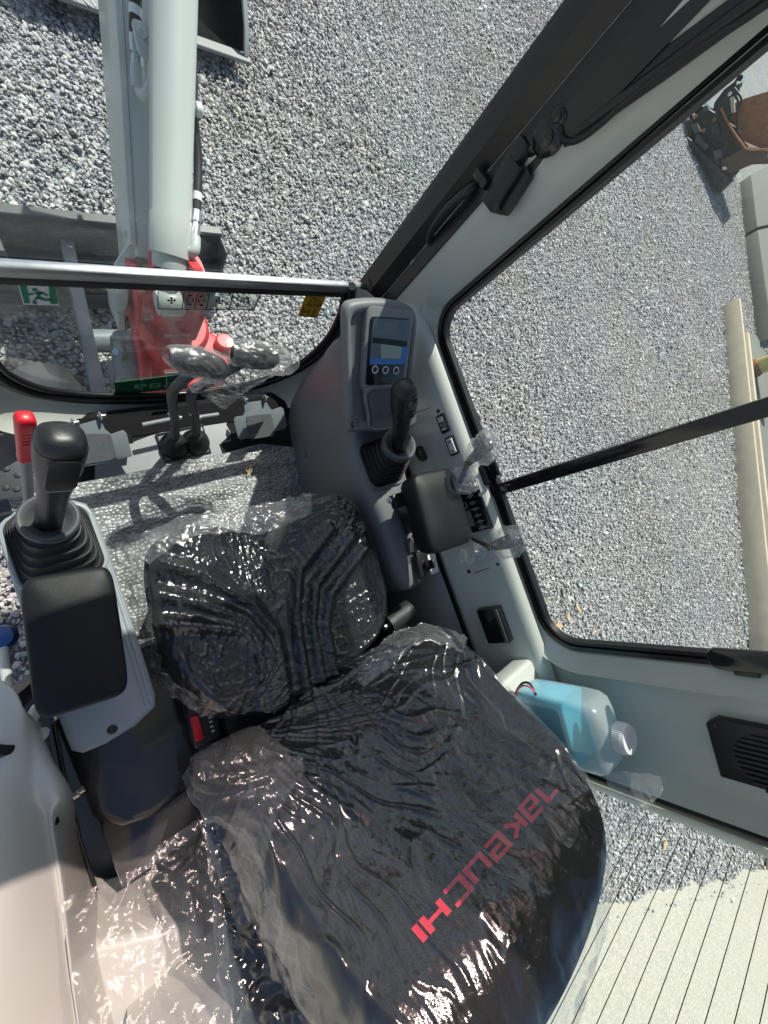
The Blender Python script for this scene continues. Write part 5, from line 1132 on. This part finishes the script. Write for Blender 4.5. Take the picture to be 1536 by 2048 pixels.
# clear film over the cushion
def fan(x, y, c, k, seed, amp, R):                      # folds that run out from one point
    dx, dy = x - c[0], y - c[1]; r = np.hypot(dx, dy); th_ = np.arctan2(dy, dx); n = gnoise(np.stack([th_ * k + .9 * gnoise(np.stack([dx * 9, dy * 9, np.full_like(r, seed)], -1)), r * 5 + seed, np.full_like(r, seed)], -1))
    return amp * np.exp(-(n / .11) ** 2) * np.exp(-(r / R) ** 2) * np.clip(r / .12, 0, 1) * (.35 + .9 * np.clip(.5 + 1.5 * gnoise(np.stack([th_ * 3, r * 7, np.full_like(r, seed + 4)], -1)), 0, 1))
def crease(p, f, stretch, seed, w=.085):                # thin wandering fold lines
    q = p * np.array(stretch) * f + seed; q = q + .5 * np.stack([gnoise(q * .6 + 7), gnoise(q * .6 + 31), gnoise(q * .6 + 57)], -1)
    return np.exp(-(gnoise(q) / w) ** 2)
def patch(p, f, seed): return np.clip(.5 + 1.6 * gnoise(p * f + seed), 0, 1)
def vnormals(v, closed):
    du = (np.roll(v, -1, 1) - np.roll(v, 1, 1)) if closed else np.gradient(v, axis=1); dv = np.gradient(v, axis=0)
    n = np.cross(du, dv); return n / (np.linalg.norm(n, axis=-1, keepdims=True) + 1e-9)
co2 = outline(cush_out, 22)
frings = [(s, 0.) for s in np.linspace(.0005, .93, 190)] + [(s, d) for s, d in zip(np.linspace(.933, 1.035, 26), np.linspace(.0, 1, 26) ** 2 * .075)] + [(s, d) for s, d in zip(np.linspace(1.04, 1.10, 10), np.linspace(.08, .12, 10))]
g = pad_grid(co2, cc0, frings)
zb = cush_h(cc0[0] + (g[..., 0] - cc0[0]) / np.maximum(1, 1.0), g[..., 1]) - g[..., 2]
base = np.stack([g[..., 0], g[..., 1], zb], -1)
W1 = wrinkle(base, 12., (1, 1.2, 1), 3.); W2 = wrinkle(base, 34., (1.5, .55, 1), 19.); W3 = wrinkle(base, 60., (.6, 1.6, 1), 29.)
lobL = np.exp(-(((base[..., 0] - .12) / .09) ** 2 + ((base[..., 1] + .06) / .13) ** 2))
pm = patch(base, 9., 3.)
dsp = .006 + .0030 * gnoise(base * 9. + 3) + (.0008) * W1 + (.0004 + .0016 * pm) * W2 + (.0003 + .0008 * pm) * W3 + .0013 * crease(base, 22., (1.5, .55, 1), 5.) + .0014 * crease(base, 24., (.5, 1.5, 1), 15.) + .0012 * crease(base, 40., (1.4, .7, 1), 25.)
dsp = dsp + fan(base[..., 0], base[..., 1], (.08, -.33), 7., 2., .0060, .24) + fan(base[..., 0], base[..., 1], (.47, -.36), 7., 5., .0050, .20) + fan(base[..., 0], base[..., 1], (.56, .08), 7., 8., .0035, .16)
edge = np.clip((np.arange(g.shape[0]) - 190) / 26., 0, 1.4)[:, None]
dsp = dsp + edge * (.008 * gnoise(base * 16 + 5) + .004 * gnoise(base * 40))
Nn = vnormals(base, True); Nn *= np.sign(Nn[..., 2:3] + 1e-9)
up = np.zeros_like(Nn); up[..., 2] = 1; dirn = up * (1 - np.clip(edge, 0, .9)[..., None]) + np.stack([g[..., 0] - cc0[0], g[..., 1] - cc0[1], np.zeros_like(zb)], -1) * np.clip(edge, 0, .9)[..., None] * 3
fv = base + dirn * np.maximum(dsp, .003)[..., None]
cov1 = grid('seat_cover_film', fv, 'film', None, closed_u=True, label='clear crinkled plastic film stretched over the seat cushion', cat='plastic film', smooth=180)

# clear film over the backrest
bo2 = outline(back_out, 24)
frb = [(s, 0.) for s in np.linspace(.0005, .93, 200)] + [(s, d) for s, d in zip(np.linspace(.933, 1.03, 26), np.linspace(0, 1, 26) ** 2 * .085)] + [(s, d) for s, d in zip(np.linspace(1.033, 1.055, 16), np.linspace(.09, .22, 16))]
basev, gb2 = back_pts(frb, bo2)
X_, H_ = gb2[..., 0], gb2[..., 1]
lowl = np.exp(-(((X_ + .16) / .16) ** 2 + ((H_ - .20) / .25) ** 2))
topz = np.clip((H_ - .47) / .16, 0, 1) * np.clip(.9 - X_ * 3.2, .25, 1)
Q2 = np.stack([X_, H_, np.zeros_like(X_)], -1); pm = patch(Q2, 7., 21.)
dsp = .007 + .0040 * gnoise(Q2 * 6. + 2) + (.0006 + .0080 * topz + .0026 * lowl) * wrinkle(Q2, 9., (1.2, .7, 1), 40.) + (.0002 + .0022 * topz * pm + .0016 * lowl * pm + .0005 * pm) * wrinkle(Q2, 28., (1.5, .6, 1), 77.) + (.0001 + .0004 * pm) * wrinkle(Q2, 66., (1, .7, 1), 99.)
ed_ = np.clip(np.hypot(X_ * 2.6, (H_ - .33) * 2.0) - .10, 0, 1)
dsp += ed_ * (.0014 * crease(Q2, 9., (.4, 1.5, 1), 8.) + .0016 * crease(Q2, 12., (1.5, .4, 1), 18.) + .0006 * crease(Q2, 30., (.5, 1.3, 1), 28.))
dsp += fan(X_, H_, (-.25, .03), 9., 3., .0085, .50) + fan(X_, H_, (-.02, -.08), 8., 12., .0065, .38) + fan(X_, H_, (.33, .06), 8., 21., .0045, .36)
e2 = np.clip((np.arange(gb2.shape[0]) - 200) / 26., 0, 1.4)[:, None]
loose = np.clip((-X_ - .05) / .2, 0, 1) * np.clip(e2, 0, 1)
dsp = dsp + e2 * (.009 * gnoise(basev * 14 + 9) + .005 * gnoise(basev * 40)) + loose * .02
rad = np.stack([X_ - bc0[0], H_ - bc0[1], np.zeros_like(X_)], -1); rad /= np.linalg.norm(rad, axis=-1, keepdims=True) + 1e-9
k_ = np.clip(e2, 0, .85)[..., None]; dl = np.array([0, 0, 1.]) * (1 - k_) + rad * k_
Rm = np.array(BF.to_3x3()); fvb = basev + (dl @ Rm.T) * np.maximum(dsp, .006)[..., None]
grid('seat_cover_film', fvb, 'film', None, closed_u=True, label='clear crinkled plastic bag pulled over the backrest with the red lettering', cat='plastic film', smooth=180)

# loose skirts of film: left rear, seat front, backrest corner, between backrest and console
def sheet(name, label, ctl, res, amp, freq, mat_, seed, edge_amp=.006):
    cg = np.array([[tuple(P(a, b, z=z)) for a, b, z in r] for r in ctl]); cols = [spline([tuple(p) for p in cg[:, k]], res) for k in range(cg.shape[1])]
    d = np.array([[tuple(p) for p in spline([cols[k][i] for k in range(cg.shape[1])], res)] for i in range(len(cols[0]))])
    n = vnormals(d, False); w = wrinkle(d, freq, (1, 1, 1), seed) - .6; w2 = wrinkle(d, freq * 3, (1, 1, 1), seed + 9) - .6
    i = np.linspace(0, 1, d.shape[0])[:, None]; j = np.linspace(0, 1, d.shape[1])[None, :]
    ed = np.exp(-np.minimum(np.minimum(i, 1 - i), np.minimum(j, 1 - j)) / .04)
    d = d + n * (amp * w + amp * .35 * w2)[..., None] + gnoise(d * 30 + seed)[..., None] * ed[..., None] * edge_amp
    return grid(name, d, mat_, None, label=label, cat='plastic film', smooth=180)
sheet('loose_film', 'loose transparent film hanging from the seat back over the left rear trim', [
    [(395, 1640, .46), (330, 1680, .46), (270, 1735, .47), (205, 1768, .48), (118, 1800, .50)],
    [(430, 1700, .50), (370, 1740, .49), (300, 1800, .49), (220, 1840, .50), (132, 1870, .52)],
    [(450, 1800, .54), (390, 1830, .53), (310, 1870, .52), (230, 1910, .52), (142, 1950, .54)],
    [(460, 1920, .58), (400, 1940, .56), (320, 1970, .55), (240, 2000, .55), (155, 2020, .56)],
    [(470, 2080, .62), (410, 2090, .60), (330, 2100, .58), (250, 2110, .58), (160, 2120, .58)]], 26, .0065, 13., 'filmloose', 4.)
sheet('loose_film', 'clear film corner sticking out behind the top of the backrest by the blue bottle', [
    [(1206, 1548, .90), (1235, 1542, .91), (1270, 1546, .92), (1336, 1550, .93)],
    [(1222, 1580, .90), (1250, 1585, .91), (1285, 1582, .92), (1318, 1590, .93)],
    [(1236, 1630, .90), (1262, 1625, .91), (1288, 1612, .92), (1302, 1612, .93)],
    [(1240, 1690, .90), (1252, 1670, .91), (1262, 1655, .92), (1272, 1648, .92)]], 16, .004, 26., 'bag', 14.)
sheet('loose_film', 'bunched clear film between the backrest and the belt reel', [
    [(700, 1350, .50), (740, 1305, .51), (790, 1265, .52), (860, 1248, .53), (935, 1275, .55)],
    [(712, 1362, .54), (755, 1322, .55), (805, 1282, .56), (865, 1265, .57), (930, 1290, .60)],
    [(730, 1375, .56), (775, 1338, .57), (820, 1300, .59), (870, 1282, .61), (925, 1305, .64)]], 24, .006, 24., 'bag', 24.)
sheet('loose_film', 'puffy clear film edge along the front lip of the seat cushion', [
    [(262, 1110, .43), (300, 1062, .45), (370, 1032, .46), (440, 1020, .46), (500, 1012, .46), (555, 1000, .46), (620, 985, .46)],
    [(280, 1118, .47), (318, 1078, .485), (380, 1048, .49), (445, 1040, .485), (505, 1035, .48), (560, 1022, .485), (622, 1000, .49)],
    [(300, 1128, .485), (335, 1098, .50), (395, 1072, .505), (455, 1066, .49), (515, 1068, .48), (565, 1052, .49), (626, 1025, .505)]], 22, .006, 22., 'bag', 34.)
sheet('loose_film', 'slack clear film between the seat cushion and the left console', [
    [(222, 1098, .38), (240, 1090, .40), (262, 1092, .42), (285, 1100, .44)],
    [(246, 1150, .38), (256, 1150, .40), (270, 1150, .42), (292, 1160, .44)],
    [(270, 1230, .38), (278, 1225, .40), (288, 1230, .42), (302, 1240, .44)],
    [(290, 1300, .38), (298, 1300, .40), (306, 1300, .42), (318, 1310, .44)],
    [(330, 1375, .38), (340, 1372, .40), (350, 1370, .42), (362, 1372, .43)],
    [(420, 1440, .40), (428, 1432, .41), (438, 1426, .42), (450, 1420, .43)]], 18, .006, 24., 'bag', 44.)
sheet('loose_film', 'bunched clear film hanging down the left side of the backrest over black seat parts', [
    [(398, 1640, .47), (425, 1632, .48), (455, 1640, .50), (490, 1665, .55)],
    [(415, 1720, .50), (450, 1715, .51), (490, 1720, .53), (530, 1745, .58)],
    [(425, 1810, .53), (470, 1810, .54), (520, 1815, .57), (570, 1840, .62)],
    [(432, 1910, .55), (485, 1915, .57), (550, 1920, .61), (610, 1930, .66)],
    [(440, 2010, .58), (505, 2015, .61), (580, 2020, .65), (650, 2025, .70)],
    [(450, 2100, .60), (520, 2105, .64), (610, 2110, .69), (690, 2110, .74)]], 22, .011, 15., 'film', 54.)
sheet('loose_film', 'puffy clear film corner at the lower left shoulder of the backrest above the buckle', [
    [(362, 1552, .60), (380, 1520, .61), (420, 1490, .60), (470, 1462, .58), (520, 1450, .55)],
    [(372, 1590, .63), (398, 1550, .65), (440, 1515, .64), (490, 1482, .62), (540, 1465, .58)],
    [(410, 1630, .64), (436, 1590, .66), (470, 1548, .66), (515, 1510, .64), (560, 1485, .60)],
    [(470, 1680, .64), (486, 1640, .66), (508, 1590, .67), (545, 1545, .66), (585, 1510, .62)],
    [(530, 1745, .66), (540, 1690, .68), (555, 1635, .69), (580, 1585, .68), (612, 1540, .64)]], 20, .006, 15., 'filmloose', 71.)
# belt reel at the right of the cushion
br = thing('seat_belt_reel', 'dark seat belt reel and webbing at the right of the seat cushion', 'seat belt', P(800, 1235, z=.38))
tube('reel', [P(775, 1250, z=.40), P(818, 1218, z=.40)], .028, 'belt', br, n=24)
tube('axle', [P(768, 1255, z=.40), P(824, 1214, z=.40)], .010, 'steel', br, n=14)
obox('bracket', P(795, 1250, z=.37), (1, .3, 0), (0, 1, 0), (.09, .03, .05), 'black', br, r=.004)

# ------------------------------------------------------------------ washer bottle behind the seat
def shell_mat():
    m, nt, lk, b = node_mat('translucent_bottle'); nt.remove(b); out = nt['Material Output']
    df = nt.new('ShaderNodeBsdfDiffuse'); df.inputs[0].default_value = (.88, .91, .92, 1); tl_ = nt.new('ShaderNodeBsdfTranslucent'); tl_.inputs[0].default_value = (.88, .92, .93, 1)
    tr_ = nt.new('ShaderNodeBsdfTransparent'); tr_.inputs[0].default_value = (.93, .95, .96, 1); gl_ = nt.new('ShaderNodeBsdfGlossy'); gl_.inputs['Roughness'].default_value = .22
    a1 = nt.new('ShaderNodeMixShader'); a1.inputs[0].default_value = .5; lk.new(df.outputs[0], a1.inputs[1]); lk.new(tl_.outputs[0], a1.inputs[2])
    a2 = nt.new('ShaderNodeMixShader'); a2.inputs[0].default_value = .48; lk.new(a1.outputs[0], a2.inputs[1]); lk.new(tr_.outputs[0], a2.inputs[2])
    fr = fresnel(nt, lk, 1.45); a3 = nt.new('ShaderNodeMixShader'); lk.new(fr.outputs[0], a3.inputs[0]); lk.new(a2.outputs[0], a3.inputs[1]); lk.new(gl_.outputs[0], a3.inputs[2])
    lk.new(a3.outputs[0], out.inputs['Surface']); return m
M['bottle'] = shell_mat(); M['liquid'] = mat('washer_fluid', (.10, .74, .97), .2, var=.05)
wb_ = thing('washer_bottle', 'translucent washer fluid bottle half full of light blue liquid', 'bottle', (.715, -.615, .638))
bc_ = Vector((.716, -.612, 0)); bex = Vector((1, -.12, 0)).normalized(); bey = Vector((.12, 1, 0)).normalized()
def bring(z, a, b, e=6., ox=0., oy=0.): return sring(bc_ + EZv * z + bex * ox + bey * oy, bex, bey, a, b, e, 48)
loft('body', [bring(z, a, b, e) for z, a, b, e in ((.638, .038, .066, 5), (.641, .046, .074, 6), (.652, .050, .078, 7), (.70, .050, .078, 7), (.78, .050, .078, 7), (.812, .0485, .0765, 6.5), (.828, .043, .071, 6), (.838, .034, .056, 4), (.842, .029, .040, 2.6), (.846, .0265, .0265, 2))], 'bottle', wb_, cap1=False, smooth=60)
loft('liquid', [bring(z, a, b, 7) for z, a, b in ((.644, .044, .072), (.655, .047, .075), (.766, .047, .075), (.7665, .0468, .0748))], 'liquid', wb_, smooth=40)
lathe('neck', [(.0245, .838), (.0245, .860), (.0, .8601)], bc_, EZv, 'bottle', wb_, cap0=False)
capc = bc_ + EZv * .850
lathe('cap', [(.020, 0), (.0290, 0), (.0295, .003), (.0290, .020), (.0270, .0245), (.018, .0260), (.017, .0252), (0, .0252)], capc, EZv, 'white', wb_, n=48, cap0=False)
cap_o = wb_.children[-1] if wb_.children[-1].name.startswith('cap') else [c for c in wb_.children if c.name.startswith('cap')][0]
for k in range(48):
    an = 2 * math.pi * k / 48; d = Vector((math.cos(an), math.sin(an), 0)); tube('cap_rib', [capc + d * .0293 + EZv * .003, capc + d * .0291 + EZv * .019], .0008, 'white', cap_o, n=4)
box('rear_ledge', (.52, -.728, .58), (.795, -.50, .636), 'panel', ltt if False else cab, r=.012, seg=3)
wi = thing('wiring', 'pink and black wires looping beside the blue washer bottle', 'wire', P(1045, 1385, x=.68))
tube('pink_wire', spline([P(a, b, x=.68) for a, b in ((1030, 1392), (1038, 1376), (1050, 1371), (1062, 1376), (1070, 1385))], 5), .0020, 'pinkwire', wi, n=8)
tube('black_wire', spline([P(a, b, x=.685) for a, b in ((1028, 1400), (1034, 1380), (1046, 1366), (1060, 1368), (1072, 1390))], 5), .0028, 'rubber', wi, n=8)

# ------------------------------------------------------------------ bagged levers
def bag(name, label, spine, radii, seed, flat=.7, amp=.25, nr=70, na=90, group=None, mat_='bag'):
    sp_ = spline(spine, max(2, nr // (len(spine) - 1))); rr_ = np.interp(np.linspace(0, 1, len(sp_)), np.linspace(0, 1, len(radii)), radii); v = []; upv = None
    for i, p in enumerate(sp_):
        t = (sp_[min(i + 1, len(sp_) - 1)] - sp_[max(i - 1, 0)]).normalized(); upv = t.orthogonal().normalized() if upv is None else (upv - t * upv.dot(t)).normalized(); sd2 = t.cross(upv)
        v.append([tuple(p + (upv * math.cos(2 * math.pi * k / na) + sd2 * math.sin(2 * math.pi * k / na) * flat) * rr_[i]) for k in range(na)])
    v = np.array(v); cen = np.array([tuple(p) for p in sp_])[:, None, :]; d = v - cen
    w = wrinkle(v, 24., (1, 1, 1), seed) - .6; w2 = wrinkle(v, 70., (1, 1, 1), seed + 5) - .6
    v = cen + d * (1 + amp * w + amp * .4 * w2)[..., None]
    return grid(name, v, mat_, None, closed_u=True, label=label, cat='plastic bag', group=group, smooth=180)
hA, hB, hC, hD = P(332, 708, y=.45), P(458, 742, y=.44), P(456, 704, y=.452), P(572, 724, y=.45)
bag('lever_bag', 'crinkled clear bag over the travel lever grip in front of the red base', [hA, hA.lerp(hB, .3), hA.lerp(hB, .7), hB], [.014, .033, .035, .028], 3., .95, .12)
bag('lever_bag', 'crinkled clear bag over the travel lever grip nearest the monitor', [hC, hC.lerp(hD, .3), hC.lerp(hD, .7), hD, P(588, 716, y=.45)], [.020, .036, .038, .030, .02], 9., .95, .14)
sheet('lever_bag_tail', 'loose tail of the clear bag drooping below the travel lever grips', [
    [(362, 745, .44), (405, 748, .44), (450, 752, .44), (500, 752, .44), (560, 738, .44)],
    [(372, 768, .39), (415, 770, .38), (455, 778, .38), (495, 772, .39), (545, 752, .41)],
    [(378, 780, .36), (412, 785, .34), (445, 800, .33), (480, 788, .35), (520, 765, .39)],
    [(384, 780, .36), (420, 800, .31), (446, 817, .29), (472, 800, .33), (500, 770, .38)]], 18, .008, 24., 'bag', 61.)
def bagged(label, blabel, base, knee, tip, tie, tail, seed):
    t = thing('control_lever', label, 'lever', base, 'bagged control levers by the side window')
    tube('stalk', [base, knee], .007, 'black', t, n=12)
    ax = (tip - knee); L_ = ax.length; ax.normalize(); u = ax.orthogonal().normalized(); w = ax.cross(u)
    loft('grip', [sring(knee + ax * (L_ * s), u, w, a, a * .8, 2.6, 24) for s, a in ((0, .009), (.2, .012), (.5, .016), (.8, .017), (.95, .012), (1, .005))], 'pod_dark', t, smooth=180)
    bag('lever_bag', blabel, [tie, tie.lerp(tip, .25), tie.lerp(tip, .6), tip.lerp(tie, .1), tip + (tip - tie) * .14], [.006, .028, .040, .038, .018], seed, .8, .2)
    bag('lever_bag_tail', 'gathered tail of ' + blabel.split('clear ')[1], [tie, tie.lerp(tail, .3), tie.lerp(tail, .7), tail], [.006, .030, .038, .024], seed + 4, .6, .28)
    tr_ = [tie + (u * math.cos(q) + w * math.sin(q)) * .009 + ax * (.0012 * q - .004) for q in np.linspace(0, 15, 46)]
    tube('tie_wire', tr_, .0011, 'copper', t, n=5)
tie1 = P(935, 926, x=.735); bagged('black control lever in a tied bag beside the fan switch', 'clear tied bag on the lever beside the fan switch', P(920, 965, x=.735), tie1, P(985, 882, x=.745), tie1, P(922, 985, x=.72), 15.)
tie2 = P(978, 1094, x=.742); bagged('black control lever in a tied bag behind the climate panel', 'clear tied bag on the lever behind the climate panel', P(945, 1075, x=.735), tie2, P(1038, 1078, x=.748), tie2, P(925, 1105, x=.725), 29.)
